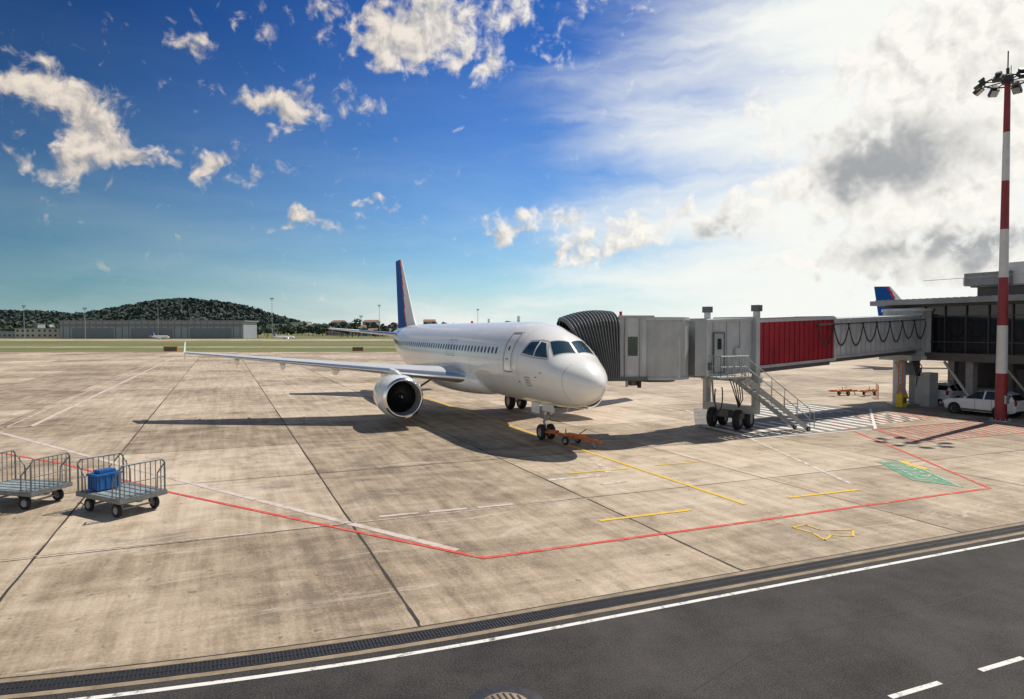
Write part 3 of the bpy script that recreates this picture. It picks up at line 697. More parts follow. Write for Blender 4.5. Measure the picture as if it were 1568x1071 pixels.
# ------------------------------------------------------------------ jet bridge
JB=empty('jet_bridge')
A0=Vector((21.3,29.18)); A1=Vector((47.6,35.2)); dA=(A1-A0).normalized(); nA=Vector((-dA.y,dA.x)); Lt=(A1-A0).length
def jp(t,n,z): p=A0+dA*t+nA*n; return Vector((p.x,p.y,z))
def zf(t): return 3.05+0.85*t/Lt
rzA=math.atan2(dA.y,dA.x)
def tunnel(nm,t0,t1,hw,z_lo,z_hi,m,rib=0.45,ribm=None):
    b=MB()
    P=[jp(t,n,zf(t)+z) for t in(t0,t1) for n in(-hw,hw) for z in(z_lo,z_hi)]
    b.add(P,[(0,1,3,2),(4,6,7,5),(0,4,5,1),(2,3,7,6),(0,2,6,4),(1,5,7,3)],m)
    ribm=ribm or m
    if rib:
        t=t0+rib/2
        while t<t1-.05:
            for sg in(-1,1):
                b.beam(jp(t,sg*(hw+.012),zf(t)+z_lo+.12),jp(t,sg*(hw+.012),zf(t)+z_hi-.12),.07,.07,ribm)
            t+=rib
    for sg in(-1,1):
        for zz,hh in((z_lo+.06,.16),(z_hi-.06,.14)):
            b.beam(jp(t0,sg*(hw+.03),zf(t0)+zz),jp(t1,sg*(hw+.03),zf(t1)+zz),.10,hh,'bridge_lt' if zz>1 else 'bridge_grey')
    for t in(t0,t1):
        for sg in(-1,1): b.beam(jp(t,sg*(hw+.03),zf(t)+z_lo),jp(t,sg*(hw+.03),zf(t)+z_hi),.16,.16,'bridge_lt')
        b.beam(jp(t,-hw,zf(t)+z_hi),jp(t,hw,zf(t)+z_hi),.16,.16,'bridge_lt'); b.beam(jp(t,-hw,zf(t)+z_lo),jp(t,hw,zf(t)+z_lo),.16,.16,'bridge_grey')
    return b.obj(nm,JB)
tunnel('tunnel_outer',1.0,5.3,1.42,0.0,2.88,'bridge_lt',rib=1.1,ribm='bridge_grey')
tunnel('tunnel_red',5.35,13.3,1.32,0.12,2.76,'bridge_red',rib=.5)
tunnel('tunnel_inner',13.35,25.4,1.22,0.22,2.66,'bridge_lt',rib=.62,ribm='bridge_grey')
b=MB()
t=5.5
while t<13.3:
    b.beam(jp(t,-1.36,zf(t)+2.80),jp(t,1.36,zf(t)+2.80),.06,.06,'bridge_grey'); t+=.5
for sg in(-1,1): b.beam(jp(5.4,sg*1.0,zf(5.4)-.05),jp(13.3,sg*1.0,zf(13.3)-.05),.16,.24,'bridge_dk'); b.beam(jp(13.4,sg*.9,zf(13.4)+.06),jp(25,sg*.9,zf(25)+.06),.14,.22,'bridge_dk')
b.obj('roof_ribs_and_rails',JB)
b=MB()
cx,cy=20.35,29.25
n=40; vs=[];fs=[]
for k in range(n):
    a=2*math.pi*k/n; r=1.62+(0.05 if k%2 else 0)
    vs+=[(cx+r*math.cos(a),cy+r*math.sin(a),3.12),(cx+r*math.cos(a),cy+r*math.sin(a),5.95)]
for k in range(n): fs.append((2*k,2*((k+1)%n),2*((k+1)%n)+1,2*k+1))
b.add(vs,fs,'bridge_grey')
for z0,z1,m in((3.0,3.13,'bridge_grey'),(5.93,6.08,'bridge_lt')):
    b.cyl((cx,cy,z0),(cx,cy,z1),1.70,m,n=40)
b.cyl((cx,cy,2.85),(cx,cy,3.0),1.0,'bridge_dk',n=24)
cd=Vector((-1,0.28)).normalized(); cn=Vector((-cd.y,cd.x)); co_=Vector((19.3,29.85))
def cp(t,n_,z): p=co_+cd*t+cn*n_; return Vector((p.x,p.y,z))
P=[cp(t,n_,z) for t in(-.6,1.1) for n_ in(-1.75,1.65) for z in(3.1,6.1)]
b.add(P,[(0,1,3,2),(4,6,7,5),(0,4,5,1),(2,3,7,6),(0,2,6,4),(1,5,7,3)],'bridge_lt')
for (t0,t1,z0,z1,m,o_) in((.22,.62,4.25,5.05,'glass',.02),(.17,.67,4.18,5.12,'bridge_dk',.008),):
    for sg,nn in((1,1.65),(-1,-1.75)):
        b.add([cp(t0,nn+sg*o_,z0),cp(t1,nn+sg*o_,z0),cp(t1,nn+sg*o_,z1),cp(t0,nn+sg*o_,z1)],[(0,1,2,3)],m)
for t in(-.6,.05,.8,1.1):
    for nn in(-1.79,1.69): b.beam(cp(t,nn,3.05),cp(t,nn,6.15),.09,.09,'bridge_grey')
b.beam(cp(-.6,-1.79,6.1),cp(1.1,-1.79,6.1),.1,.12,'bridge_grey'); b.beam(cp(-.6,1.69,6.1),cp(1.1,1.69,6.1),.1,.12,'bridge_grey')
b.beam(cp(-.7,-1.79,3.08),cp(1.9,-1.79,3.08),.14,.16,'bridge_dk'); b.beam(cp(-.7,1.69,3.08),cp(1.9,1.69,3.08),.14,.16,'bridge_dk')
P=[cp(t,n_,z) for t in(-.6,2.1) for n_ in(-1.7,1.6) for z in(2.95,3.08)]
b.add(P,[(0,1,3,2),(4,6,7,5),(0,4,5,1),(2,3,7,6),(0,2,6,4),(1,5,7,3)],'bridge_dk')
b.cyl(cp(.9,1.2,6.1),cp(.9,1.2,6.36),.07,'red',n=10); b.cyl(cp(0,1.4,2.6),cp(0,1.4,3.0),.1,'cable',n=8); b.box(cp(.2,1.2,2.85),(.5,.3,.3),'bridge_dk'); b.cyl(cp(.6,1.3,2.65),cp(.6,1.3,3.0),.07,'lampglass',n=10)
b.obj('cab_and_rotunda',JB)
b=MB(); nf_=16; prof=[]
for k in range(7): prof.append((-2.0,3.1+ (5.6-3.1)*k/7))
for k in range(13): a=math.pi-math.pi*k/12; prof.append((2.0*math.cos(a),5.6+.80*math.sin(a)))
for k in range(7): prof.append((2.0,5.6-(5.6-3.1)*(k+1)/7))
vs=[];fs=[];m_n=len(prof)
for k in range(nf_*2+1):
    t=k/(nf_*2); sc_=1.0 if k%2 else .91
    for (n_,z) in prof:
        tt=1.1+ t*(1.35+1.25*max(0,(z-3.3)/3.0)); zz=3.1+(z-3.1)*(min(1,sc_+.045)*(1+.03*math.sin(math.pi*t))-.10*t*t)
        vs.append(cp(tt,n_*sc_*(1-.04*t),zz))
for k in range(nf_*2):
    for i in range(m_n-1): fs.append((k*m_n+i,k*m_n+i+1,(k+1)*m_n+i+1,(k+1)*m_n+i))
b.add(vs,fs,'bellows')
for k in range(1,nf_*2,2):
    b.tube([vs[k*m_n+i] for i in range(m_n)],.016,'bead',5)
b.obj('canopy',JB)
b=MB()
b.add([jp(.05,-1.50,3.15),jp(1.0,-1.50,3.15),jp(1.0,-1.50,5.95),jp(.05,-1.50,5.95)],[(0,1,2,3)],'bridge_grey')
dpt=[jp(1.5,-1.50,3.25),jp(2.35,-1.50,3.25),jp(2.35,-1.50,5.3),jp(1.5,-1.50,5.3)]; b.add(dpt,[(0,1,2,3)],'bridge_grey')
for a_,c_ in zip(dpt,dpt[1:]+dpt[:1]): b.beam(a_,c_,.06,.06,'bridge_dk')
b.add([jp(1.8,-1.525,4.45),jp(2.1,-1.525,4.45),jp(2.1,-1.525,5.0),jp(1.8,-1.525,5.0)],[(0,1,2,3)],'glass')
b.box(jp(3.5,-1.52,4.3),(.5,.12,.4),'bridge_lt',rzA); b.box(jp(1.15,-1.54,3.6),(.3,.14,.4),'bridge_dk',rzA)
b.obj('service_door',JB)
b=MB()
lx0,lx1=jp(1.5,0,0).x,jp(3.3,0,0).x; yn=27.35
b.box(((lx0+lx1)/2,yn+.35,3.05),(lx1-lx0+.2,1.3,.08),'steel')
S0=Vector((lx1,yn,3.05)); S1=Vector((lx1+4.5,yn+.05,.15)); nst=15
for sg in(0,.95):
    b.beam(S0+Vector((0,sg,-.08)),S1+Vector((0,sg,-.08)),.06,.24,'steel')
    for h in(.55,1.05): b.tube([S0+Vector((0,sg,h)),S1+Vector((0,sg,h))],.025,'steel')
    for k in range(6):
        p=S0.lerp(S1,k/5)+Vector((0,sg,0)); b.cyl(p,p+Vector((0,0,1.05)),.02,'steel',n=6)
for k in range(nst):
    p=S0.lerp(S1,(k+.5)/nst); b.box(p+Vector((0,.475,.0)),(.28,.9,.035),'steel')
for (xa,ya,xb,yb) in((lx0,yn-.25,lx1,yn-.25),(lx0,yn-.25,lx0,yn+1.0)):
    for h in(.55,1.08): b.tube([(xa,ya,3.05+h),(xb,yb,3.05+h)],.025,'steel')
    for k in range(5):
        t=k/4; x_=xa+(xb-xa)*t;y_=ya+(yb-ya)*t; b.cyl((x_,y_,3.05),(x_,y_,4.13),.02,'steel',n=6)
for k in range(14):
    x_=lx0+(lx1-lx0)*k/13; b.cyl((x_,yn-.25,3.1),(x_,yn-.25,4.1),.008,'steel',n=4,caps=False)
b.beam((lx0+.2,yn+.9,3.0),(lx0+.2,yn+.9,2.5),.1,.1,'steel'); b.beam((lx1,yn+.5,2.95),(S1.x-.6,yn+.5,.7),.05,.05,'steel')
for sx_ in(S1.x-.15,): 
    b.wheel((sx_,yn,.13),.13,.08,'y'); b.wheel((sx_,yn+.95,.13),.13,.08,'y')
b.tube([(S1.x-.1,yn-.02,1.1),(S1.x+.25,yn-.02,1.0),(S1.x+.25,yn-.02,.2)],.025,'steel')
b.obj('service_stairs',JB)
b=MB(); tc_=4.95
for sg in(-1,1):
    n_=sg*1.62
    b.beam(jp(tc_,n_,.95),jp(tc_,n_,6.45),.26,.26,'bridge_lt'); b.box(jp(tc_,n_,6.62),(.42,.42,.34),'bridge_dk',rzA)
    b.beam(jp(tc_+.0,n_,.9),jp(tc_,n_,3.3),.32,.32,'bridge_grey'); b.cyl(jp(tc_+.45,n_*.9,1.0),jp(tc_+.2,n_*.9,3.0),.06,'strut',n=8)
b.beam(jp(tc_,-1.9,2.75),jp(tc_,1.9,2.75),.35,.3,'bridge_grey'); b.beam(jp(tc_,-1.7,1.1),jp(tc_,1.7,1.1),.5,.4,'bridge_grey')
b.beam(jp(tc_-.3,-1.0,.75),jp(tc_-.3,1.0,.75),.4,.3,'bridge_dk')
b.box(jp(tc_,0,.85),(1.3,.7,.35),'bridge_dk',rzA)
for sg in(-1,1):
    for tt in(-.35,.35):
        c_=jp(tc_+tt*1.4,sg*.85,.55)
        bb=MB(); bb.wheel((0,0,0),.55,.38,'y'); Rz=Matrix.Rotation(rzA+.35,3,'Z')
        for v_i in range(len(bb.v)): bb.v[v_i]=tuple(Rz@Vector(bb.v[v_i])+c_)
        o_=len(b.v); b.v+=bb.v
        for f_,mi_,s_ in zip(bb.f,bb.m,bb.s): b.f.append([i+o_ for i in f_]); b.m.append(b.mi(bb.mats[mi_])); b.s.append(s_)
for k in range(5):
    p0=jp(3.2+.25*k,-1.2,2.9); p1=jp(3.6+.2*k,-1.2,2.2-.12*k); p2=jp(4.6,-.8,1.2); b.tube([p0,p1,p2],.03,'cable')
loop=[jp(2.2+.32*math.cos(a),-1.3,2.0+.8*math.sin(a)) for a in np.linspace(2.6,6.9,14)]; b.tube(loop,.035,'cable')
b.obj('wheel_carriage',JB)
b=MB()
b.beam(jp(11,-1.58,zf(11)+2.35),jp(25.2,-1.48,zf(25)+2.35),.06,.1,'bridge_dk')
for k in range(8):
    ta=11.0+k*1.75; tb=ta+1.75
    for dz in(0,.08):
        b.tube([jp(ta+(tb-ta)*i/10,-1.62,zf(ta)+2.28-dz-(1.1+.25*((k*37)%3)/3)*4*(i/10)*(1-i/10)) for i in range(11)],.03,'cable',5)
    b.box(jp(ta,-1.6,zf(ta)+2.3),(.12,.08,.16),'cable',rzA)
b.obj('cable_festoon',JB)
b=MB()
b.cyl((45.4,34.7,0),(45.4,34.7,3.6),.42,'bridge_lt',n=24); b.cyl((45.4,34.7,0),(45.4,34.7,.12),.8,'steel',n=24); b.box((45.4,34.7,3.45),(1.0,2.6,.4),'bridge_grey')
n=44; vs=[];fs=[]; cx,cy=47.6,35.4
for k in range(n):
    a=2*math.pi*k/n; r=1.9+(0.04 if k%2 else 0)
    vs+=[(cx+r*math.cos(a),cy+r*math.sin(a),3.5),(cx+r*math.cos(a),cy+r*math.sin(a),6.85)]
for k in range(n): fs.append((2*k,2*((k+1)%n),2*((k+1)%n)+1,2*k+1))
b.add(vs,fs,'bridge_grey'); b.cyl((cx,cy,6.8),(cx,cy,7.0),2.05,'bridge_lt',n=44); b.cyl((cx,cy,3.35),(cx,cy,3.55),2.05,'bridge_lt',n=44)
b.beam((44.6,34.2,1.0),(46.5,35,3.2),.12,.12,'bridge_lt'); b.beam((46.3,34.7,.4),(44.7,34.5,3.1),.12,.12,'bridge_lt')
b.box((46.6,33.9,1.1),(.6,.5,2.0),'bridge_lt'); b.box((46.3,34.9,2.6),(.7,.7,.9),'bridge_grey')
for k in range(5): b.tube([(45.9+.1*k,34.1,3.4),(46.2+.12*k,33.9,2.0+.2*k),(46.4+.1*k,34.2,.9)],.035,'cable')
b.obj('support_column',JB)
b=MB()
for sg in(0,.4): b.cyl((44.4+sg,34.0,.0),(44.4+sg,34.0,3.3),.03,'orange',n=6)
for k in range(10): b.cyl((44.4,34.0,.25+.32*k),(44.8,34.0,.25+.32*k),.02,'orange',n=6)
b.obj('maintenance_ladder',JB)

# ------------------------------------------------------------------ terminal building
TB=empty('terminal_building')
b=MB(); fx0=46.7; ye=37.0; yb=-8
b.box((fx0+9,(ye+yb)/2,3.55),(18,ye-yb,.55),'fascia'); b.box((fx0+8.7,(ye+yb)/2,7.45),(19.4,ye-yb+1.0,.35),'roof')
b.box((fx0+9.2,(ye+yb)/2,5.55),(17.6,ye-yb-.3,3.45),'bglass')
b.box((fx0+10.5,(ye+yb)/2-2,8.05),(15,ye-yb-6,.85),'fascia'); b.box((fx0+10.5,(ye+yb)/2-2,8.52),(15.6,ye-yb-5.4,.1),'roof')
y=yb
while y<ye+.4: b.box((fx0+8.7,y,7.65),(19.4,.06,.06),'roof'); y+=.5
b.obj('upper_storey',TB)
b=MB(); y=yb
while y<ye:
    b.box((fx0+.36,y,5.55),(.12,.08,3.4),'bmull'); y+=1.5
for z in(4.6,6.4): b.box((fx0+.37,(ye+yb)/2,z),(.1,ye-yb-.4,.07),'bmull')
b.box((fx0+.1,(ye+yb)/2,7.2),(.3,ye-yb,.12),'fascia')
for y in np.arange(yb+2,ye-2,3.0): b.box((fx0+1.2,y+1.2,6.9),(.05,1.6,.5),'strut')
b.obj('glazing_bars',TB)
b=MB()
b.box((fx0+7.5,(ye+yb)/2,1.6),(.3,ye-yb,3.3),'bwall'); b.box((fx0+9,ye-.3,1.6),(3,.3,3.3),'bwall')
for y in np.arange(yb+1,ye,4.2): b.box((fx0+.7,y,1.64),(.5,.5,3.27),'conc'); b.box((fx0+5.0,y,1.64),(.5,.5,3.27),'conc')
b.box((fx0-.2,33.2,1.2),(.9,.7,2.4),'bridge_grey'); b.beam((fx0+.5,30.2,.1),(fx0+.5,32.6,3.2),.14,.14,'bridge_lt'); b.beam((fx0+2,27,.1),(fx0+2,29.6,3.2),.14,.14,'strut')
for k in range(9): b.box((fx0+7.3,yb+3+4.6*k,1.3),(.12,2.6,2.5),'hangar_dk')
b.box((fx0+3,31.5,.7),(1.2,2.0,1.4),'bridge_dk'); b.box((fx0+4,27,.8),(1.4,2.2,1.6),'strut')
b.obj('ground_floor',TB)
b=MB()
for (x,y,sx_,sy_,sz_) in((50,31,2,3,.9),(53,26,3,2.4,1.2),(56,33,2.5,2.5,.8),(50.5,22,2,2,1.0)): b.box((x,y,8.57+sz_/2),(sx_,sy_,sz_),'roof')
b.box((50.2,29.2,9.3),(1.4,1.6,1.5),'mast_white')
for y in np.arange(8,35,3.0): b.cyl((48.2,y,8.57),(48.2,y,9.1),.02,'strut',n=5)
b.tube([(48.2,8,9.1),(48.2,35,9.1)],.02,'strut')
b.obj('roof_plant',TB)

# ------------------------------------------------------------------ light mast
def mast(name,loc,h=20.6):
    e=empty(name,loc); b=MB(); nb=7; tot=h-.6
    for k in range(nb):
        z0=tot*k/nb; z1=tot*(k+1)/nb; r0=.32-.17*z0/h; r1=.32-.17*z1/h
        b.cyl((0,0,z0),(0,0,z1),r0,'mast_red' if k%2==0 else 'mast_white',r1=r1,n=20,caps=(k==nb-1))
    b.cyl((0,0,0),(0,0,.06),.6,'steel',n=20)
    for k in range(12): a=2*math.pi*k/12; b.cyl((.48*math.cos(a),.48*math.sin(a),.05),(.48*math.cos(a),.48*math.sin(a),.16),.03,'steel',n=6)
    b.box((0,-.33,1.3),(.28,.12,.5),'steel'); b.cyl((.36,0,.1),(.2,0,tot),.02,'mast_dark',n=5)
    b.obj('pole',e)
    b=MB(); zt=tot
    b.cyl((0,0,zt),(0,0,zt+.5),.3,'mast_dark',n=16); b.cyl((0,0,zt+.5),(0,0,zt+1.9),.035,'mast_dark',n=6); b.cyl((0,0,zt+.5),(0,0,zt+.9),.09,'mast_dark',n=8); b.cyl((.3,0,zt+.2),(.3,0,zt+1.1),.02,'mast_dark',n=6)
    ring=[(1.15*math.cos(a),1.15*math.sin(a),zt+.15) for a in np.linspace(0,2*math.pi,25)]; b.tube(ring,.05,'mast_dark')
    for k in range(8):
        a=2*math.pi*(k+.3)/8; b.cyl((0,0,zt+.15),(1.5*math.cos(a),1.5*math.sin(a),zt+.1),.035,'mast_dark',n=6)
        R=Matrix.Rotation(a,3,'Z')@Matrix.Rotation(math.radians(38),3,'Y')
        c_=Vector((1.5*math.cos(a),1.5*math.sin(a),zt-.02)); b.box(c_,(.5,.46,.22),'mast_dark',R=R); b.box(c_+R@Vector((0.0,0,-.125)),(.42,.38,.03),'lampglass',R=R)
        b.box(c_+R@Vector((-.25,0,.18)),(.22,.3,.16),'mast_dark',R=R)
    b.obj('lamp_head',e); return e
mast('light_mast',(42.9,26.1,0))
for i,(X,D,h) in enumerate(((-158,450,26),(-101,520,24),(-215,415,20),(-28,560,22),(-250,400,18),(-95,430,14),(-300,420,20))):
    b=MB(); b.cyl((0,0,0),(0,0,h),.22,'strut',r1=.12,n=8); b.box((0,0,h),(2.4,.5,.5),'mast_dark'); b.box((0,0,h-1),(1.6,.4,.3),'mast_dark')
    b.obj('apron_floodlight' if i==0 else 'apron_floodlight.%03d'%i,None,W(X,D),(0,0,-math.radians(23)))

# ------------------------------------------------------------------ baggage carts
def cart(name,loc,rz,box=False,n_rail=9):
    e=empty(name,loc,rz); b=MB(); L,Wd,zd=2.15,1.45,.56
    b.box((0,0,zd),(L,Wd,.05),'cartdeck')
    for k in range(5): b.box((0,-.6+.3*k,zd+.032),(L-.1,.05,.012),'cart')
    for sg in(-1,1): b.box((0,sg*Wd/2,zd-.04),(L+.04,.05,.14),'cart'); b.box((sg*L/2,0,zd-.04),(.05,Wd,.14),'cart'); b.box((sg*.68,0,zd-.16),(.1,Wd-.3,.14),'cart')
    b.box((0,0,zd-.15),(L-.3,.14,.12),'cart')
    b.obj('deck',e)
    b=MB()
    for sg in(-1,1):
        x=sg*(L/2-.02); hgt=.98
        b.tube([(x,-Wd/2+.03,zd),(x,-Wd/2+.03,zd+hgt-.1),(x,-Wd/2+.12,zd+hgt),(x,Wd/2-.12,zd+hgt),(x,Wd/2-.03,zd+hgt-.1),(x,Wd/2-.03,zd)],.026,'cart',8)
        for k in range(1,n_rail): y=-Wd/2+Wd*k/n_rail; b.cyl((x,y,zd),(x,y,zd+hgt),.013,'cart',n=6,caps=False)
        b.tube([(x,-Wd/2,zd+.45),(x,Wd/2,zd+.45)],.016,'cart')
        for s2 in(-1,1):
            b.tube([(x,s2*(Wd/2-.03),zd+hgt-.12),(x-sg*.36,s2*(Wd/2-.03),zd+.5),(x-sg*.38,s2*(Wd/2-.03),zd)],.02,'cart')
            b.cyl((x-sg*.18,s2*(Wd/2-.03),zd),(x-sg*.18,s2*(Wd/2-.03),zd+.76),.012,'cart',n=6,caps=False)
    b.obj('end_rails',e)
    b=MB()
    for sx_ in(-.70,.70):
        b.cyl((sx_,-.62,.2),(sx_,.62,.2),.03,'strut')
        for sy_ in(-.58,.58): b.wheel((sx_,sy_,.2),.2,.12,'y'); b.box((sx_,sy_*.8,.36),(.12,.08,.24),'cart')
    b.tube([(L/2,0,.42),(L/2+.75,0,.30)],.03,'cart'); b.tube([(L/2,.3,.42),(L/2+.55,0,.33)],.02,'cart'); b.tube([(L/2,-.3,.42),(L/2+.55,0,.33)],.02,'cart')
    b.rev([(-.02,.07),(.02,.07),(.02,.04),(-.02,.04),(-.02,.07)],'cart',(L/2+.8,0,.3),12,'z')
    b.obj('running_gear',e)
    if box:
        b=MB(); X0=.62; b.box((X0,.15,zd+.28),(.5,.75,.42),'bluebox'); b.box((X0,.15,zd+.52),(.56,.8,.06),'bluebox'); b.box((X0-.02,.15,zd+.60),(.3,.5,.1),'bluebox')
        for k in range(4): b.box((X0-.26,-.12+.18*k,zd+.28),(.02,.05,.38),'bluebox'); b.box((X0-.18+.12*k,.535,zd+.28),(.05,.02,.38),'bluebox')
        b.obj('blue_crate',e,bevel=.02)
    return e
c2=W(-11.85,20.6); cart('baggage_cart',(c2[0],c2[1],0),math.radians(180-23-29),True)
c1=W(-15.35,21.3); cart('baggage_cart.001',(c1[0],c1[1],0),math.radians(180-23-12))

# ------------------------------------------------------------------ parked car
def car(name,loc,rz):
    e=empty(name,loc,rz); b=MB()
    st_=[(-2.2,.45,.70,.62,.72,.55),(-2.12,.32,.82,.76,.84,.66),(-1.7,.28,.93,.86,.96,.72),(-1.05,.26,1.02,.88,1.05,.74),(-.75,.26,1.05,.89,1.12,.72),(-.15,.25,1.07,.90,1.55,.62),(.35,.25,1.08,.90,1.63,.62),(.45,.25,1.08,.90,1.635,.62),(1.25,.26,1.10,.90,1.60,.61),(1.33,.26,1.1,.90,1.59,.61),(1.85,.30,1.12,.86,1.45,.58),(2.1,.36,1.08,.80,1.12,.62),(2.2,.48,.85,.72,.9,.6)]
    V=[]
    for (y,zb,zl,wl,zr,wr) in st_:
        V+=[(-wl*.9,y,zb),(-wl,y,zb+.18),(-wl*1.01,y,zl-.12),(-wl*.97,y,zl),(-wr,y,zr-.04),(-wr*.8,y,zr),(wr*.8,y,zr),(wr,y,zr-.04),(wl*.97,y,zl),(wl*1.01,y,zl-.12),(wl,y,zb+.18),(wl*.9,y,zb)]
    n=12
    for j in range(len(st_)-1):
        for i in range(n):
            f=(j*n+i,j*n+(i+1)%n,(j+1)*n+(i+1)%n,(j+1)*n+i); m='carwhite'
            if i in(3,7) and j in(4,5,7,9): m='carglass'
            if j in(4,) and i in(4,5,6): m='carglass'
            if j in(10,) and i in(4,5,6): m='carglass'
            if i==11: m='dark'
            b.add([V[k] for k in f],[(0,1,2,3)],m,False)
    b.add(V[:n],[tuple(range(n))],'carwhite'); b.add(V[-n:],[tuple(range(n))[::-1]],'carwhite')
    b.obj('body',e)
    b=MB()
    for y in(-1.38,1.32):
        for sg in(-1,1):
            b.cyl((sg*.70,y,.36),(sg*.914,y,.36),.40,'dark',n=24); b.wheel((sg*.84,y,.33),.33,.22)
    for sg in(-1,1):
        b.box((sg*.62,-2.15,.74),(.28,.12,.14),'lampglass'); b.box((sg*.70,2.14,.95),(.16,.12,.3),'taillamp'); b.box((sg*1.0,-.62,1.12),(.16,.1,.12),'carwhite')
        b.box((sg*.915,.0,.36),(.03,1.9,.12),'bridge_dk'); b.box((sg*.5,.6,1.68),(.04,1.5,.04),'bridge_dk')
        for yy in(-.1,.9): b.box((sg*.905,yy,.7),(.012,.015,.7),'dark')
    b.box((0,-2.2,.5),(1.1,.1,.16),'bridge_dk')
    b.obj('wheels_and_trim',e)
car('parked_car',(44.9,28.3,0),math.radians(180+3))
car('parked_car.001',(49.6,33.2,0),math.radians(90))

b=MB(); b.box((0,0,.45),(.5,.5,.9),'yellow'); b.box((0,0,.93),(.56,.56,.06),'yellow'); b.box((0,-.26,.5),(.3,.02,.4),'bridge_dk'); b.obj('yellow_utility_cabinet',None,(44.2,33.6,0),bevel=.02)
def fence(name,pts,h=1.1,m='orange'):
    b=MB()
    for a,c in zip(pts[:-1],pts[1:]):
        a=Vector((*a,0));c=Vector((*c,0))
        for z in(.25,.65,h): b.tube([a+Vector((0,0,z)),c+Vector((0,0,z))],.02,m)
        k=max(2,int((c-a).length/1.2))
        for i in range(k+1): p=a.lerp(c,i/k); b.cyl(p,p+Vector((0,0,h)),.025,m,n=6)
    b.obj(name)
fence('safety_railing',[(47.4,38.0),(49,39.5)])
b=MB(); b.box((0,0,.5),(2.2,.25,1.0),'sign_or'); b.box((0,-.14,.5),(1.9,.02,.75),'bridge_dk'); b.box((-.7,0,.03),(.1,.5,.06),'steel'); b.box((.7,0,.03),(.1,.5,.06),'steel')
so1=b.obj('taxiway_sign',None,W(-86,172),(0,0,-.4)); so1.scale=(1.6,1.6,1.2)
so2=bpy.data.objects.new('taxiway_sign.001',so1.data); col.objects.link(so2); so2.location=W(-39.5,175); so2.rotation_euler=(0,0,-.4); so2.scale=(1.3,1.3,1.0)

# ------------------------------------------------------------------ distant hangar
HG=empty('aircraft_hangar',W(-220,418),-math.radians(23)); b=MB()
b.box((0,10,5.2),(112,22,10.4),'hangar'); b.box((0,10,10.7),(114,23,.7),'roof'); b.obj('walls',HG)
b=MB()
for k in range(28): b.box((-54+4*k,-1.08,5.0),(.25,.12,10),'fascia')
for k in range(3): b.box((-36+36*k,-1.16,3.2),(25,.2,6.2),'hangar_dk')
b.box((0,-1.3,8.2),(110,.15,1.4),'hangar_dk')
b.obj('doors_and_ribs',HG)
def dbuild(i,X,D,w_,d_,h_,rm):
    e=empty('distant_building' if i==0 else 'distant_building.%03d'%i,W(X,D),-math.radians(23)+random.uniform(-.5,.5)); b=MB()
    b.box((0,0,h_/2),(w_,d_,h_),'bld_lt' if i%3 else 'hangar')
    if rm: b.add([(-w_/2-.4,-d_/2-.4,h_),(w_/2+.4,-d_/2-.4,h_),(w_/2+.4,d_/2+.4,h_),(-w_/2-.4,d_/2+.4,h_),(-w_/2,0,h_+2.6),(w_/2,0,h_+2.6)],[(0,1,5,4),(2,3,4,5),(0,4,3),(1,2,5)],'bld_rd')
    else: b.box((0,0,h_+.2),(w_+.4,d_+.4,.4),'roof')
    for z in np.arange(1.8,h_-.8,3.0):
        for x in np.arange(-w_/2+1.5,w_/2-1,2.8): b.box((x,-d_/2-.02,z),(1.2,.1,1.3),'bglass')
    b.obj('walls_roof_windows',e)
k=0
for _ in range(16):
    dbuild(k,random.uniform(-170,-60),random.uniform(560,760),random.uniform(12,30),10,random.choice([4,6,7,9]),random.random()<.35); k+=1
for _ in range(9):
    D=random.uniform(430,520); dbuild(k,-D*random.uniform(.66,.74),D,random.uniform(10,22),10,random.choice([4,6,9]),random.random()<.25); k+=1
for _ in range(12):
    D=random.uniform(800,1000); dbuild(k,D*random.uniform(-.42,-.1),D,random.uniform(12,28),12,random.choice([9,12,15]),random.random()<.4); k+=1

# ------------------------------------------------------------------ hills and trees
def hh(X,D):
    g=lambda x,d,a,sx_,sd_: a*math.exp(-((X-x)/sx_)**2-((D-d)/sd_)**2)
    h=g(-585,1240,50,100,230)+g(-690,1260,22,90,250)+g(-490,1230,22,70,220)+g(-400,1230,13,85,220)+g(-850,1300,26,140,260)+g(-1050,1300,34,170,260)+g(-1400,1350,40,250,260)+g(-250,1500,12,160,260)+g(0,1600,10,300,260)+g(500,1700,12,400,260)
    return h+1.5*math.sin(X*.031)*math.sin(D*.023)-3
b=MB(); nx,ny=150,40; vs=[];fs=[]
for j in range(ny+1):
    for i in range(nx+1):
        X=-1900+3000*i/nx; D=880+950*j/ny; vs.append(W(X,D,hh(X,D)))
for j in range(ny):
    for i in range(nx): kk=j*(nx+1)+i; fs.append((kk,kk+1,kk+nx+2,kk+nx+1))
b.add(vs,fs,'hfol2',True); b.obj('hills')
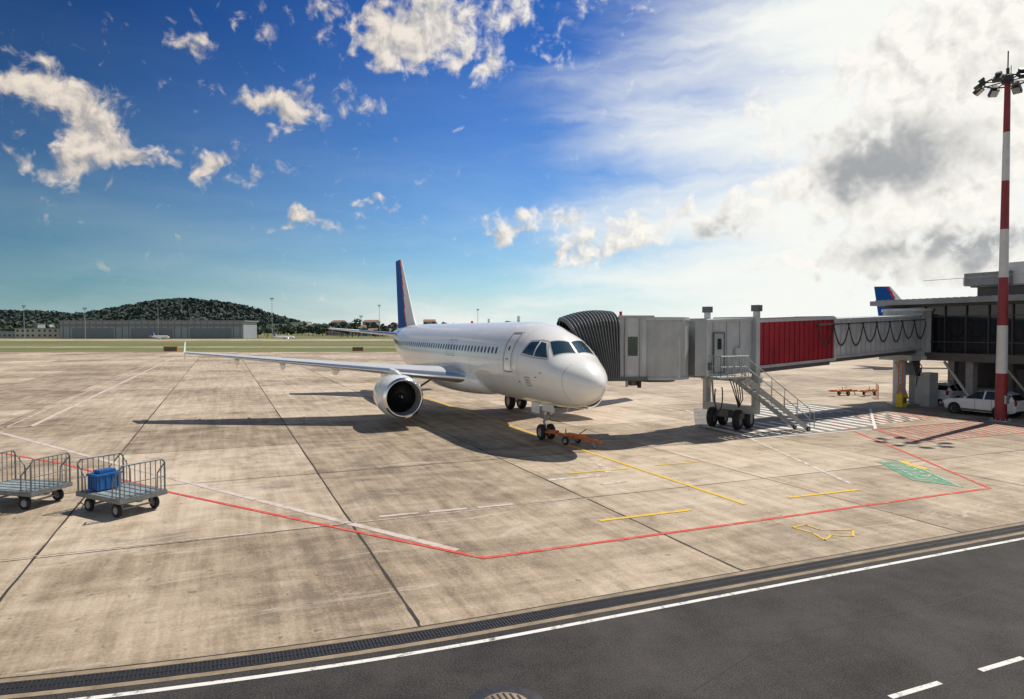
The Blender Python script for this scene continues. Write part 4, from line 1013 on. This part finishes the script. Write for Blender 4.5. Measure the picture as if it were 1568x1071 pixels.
def tree_mass(name,pos,mats_,per,leaf):
    V=[];F=[];MI=[];o=0
    for (X,D,z,h,r) in pos:
        base=np.array(W(X,D,z)); nc=rng.integers(3,6)
        cc=np.stack([rng.normal(0,r*.38,nc),rng.normal(0,r*.38,nc),rng.uniform(.42,.85,nc)*h],1); cr=rng.uniform(.4,.65,nc)*r
        which=rng.integers(0,nc,per); dirs=rng.normal(size=(per,3)); dirs/=np.linalg.norm(dirs,axis=1)[:,None]
        rad=cr[which]*rng.uniform(.6,1.05,per); P=base+cc[which]+dirs*rad[:,None]*np.array([1,1,.85])
        P[:,2]=np.maximum(P[:,2],z+.1)
        a=rng.normal(size=(per,3)); a/=np.linalg.norm(a,axis=1)[:,None]; bb=np.cross(a,dirs); bb/=np.linalg.norm(bb,axis=1)[:,None]+1e-6
        s_=(leaf*rng.uniform(.5,1.3,per))[:,None]; a=np.cross(bb,dirs)*s_; bb=bb*s_
        Q=np.stack([P-a-bb*.6,P+a*.3-bb,P+a+bb*.5,P-a*.4+bb],1).reshape(-1,3); V.append(Q)
        F+= [(o+4*i,o+4*i+1,o+4*i+2,o+4*i+3) for i in range(per)]; MI+=list((rng.random(per)<.45).astype(int)); o+=4*per
        t=max(.15,r*.05); bz=base; tv=[bz+np.array(p) for p in((-t,-t,-1),(t,-t,-1),(t,t,-1),(-t,t,-1),(-t*.5,-t*.5,h*.6),(t*.5,-t*.5,h*.6),(t*.5,t*.5,h*.6),(-t*.5,t*.5,h*.6))]
        V.append(np.array(tv)); F+=[(o,o+1,o+5,o+4),(o+1,o+2,o+6,o+5),(o+2,o+3,o+7,o+6),(o+3,o,o+4,o+7)]; MI+=[2]*4; o+=8
    me=bpy.data.meshes.new(name); me.from_pydata(np.concatenate(V).tolist(),[],F)
    for m in mats_+['trunk']: me.materials.append(M[m])
    me.polygons.foreach_set('material_index',MI); ob=bpy.data.objects.new(name,me); col.objects.link(ob); return ob
pos=[]
for _ in range(420):
    D=random.uniform(520,720); X=D*random.uniform(-.80,.65); h=random.uniform(6,13)*D/620; pos.append((X,D,0,h,h*.42))
for _ in range(26): D=455+random.uniform(-8,30); X=D*random.uniform(-.75,-.36); h=random.uniform(9,14); pos.append((X,D,0,h,h*.45))
tree_mass('distant_treeline',pos,['fol','fol2'],70,1.3)
pos=[]
for (x,D,h) in((-125,500,11),(-121,503,13),(-117,500,12),(-66,520,12),(-112,498,9),(-62,522,11),(-90,480,7),(-97,485,6),(-36,540,11),(-165,460,10),(-172,462,8)): pos.append((x,D,0,h,h*.5))
tree_mass('tree_group',pos,['fol','fol2'],140,1.0)
pos=[]
for _ in range(6500):
    D=random.uniform(960,1300); X=random.uniform(-1300,200); z=hh(X,D)
    if z>-1: h=random.uniform(3.5,6.5); pos.append((X,D,z-1.5,h,h*.95))
tree_mass('hill_woodland',pos,['hfol','hfol2'],12,2.6)

scene.view_settings.view_transform='Standard'; scene.view_settings.look='None'; scene.view_settings.exposure=0
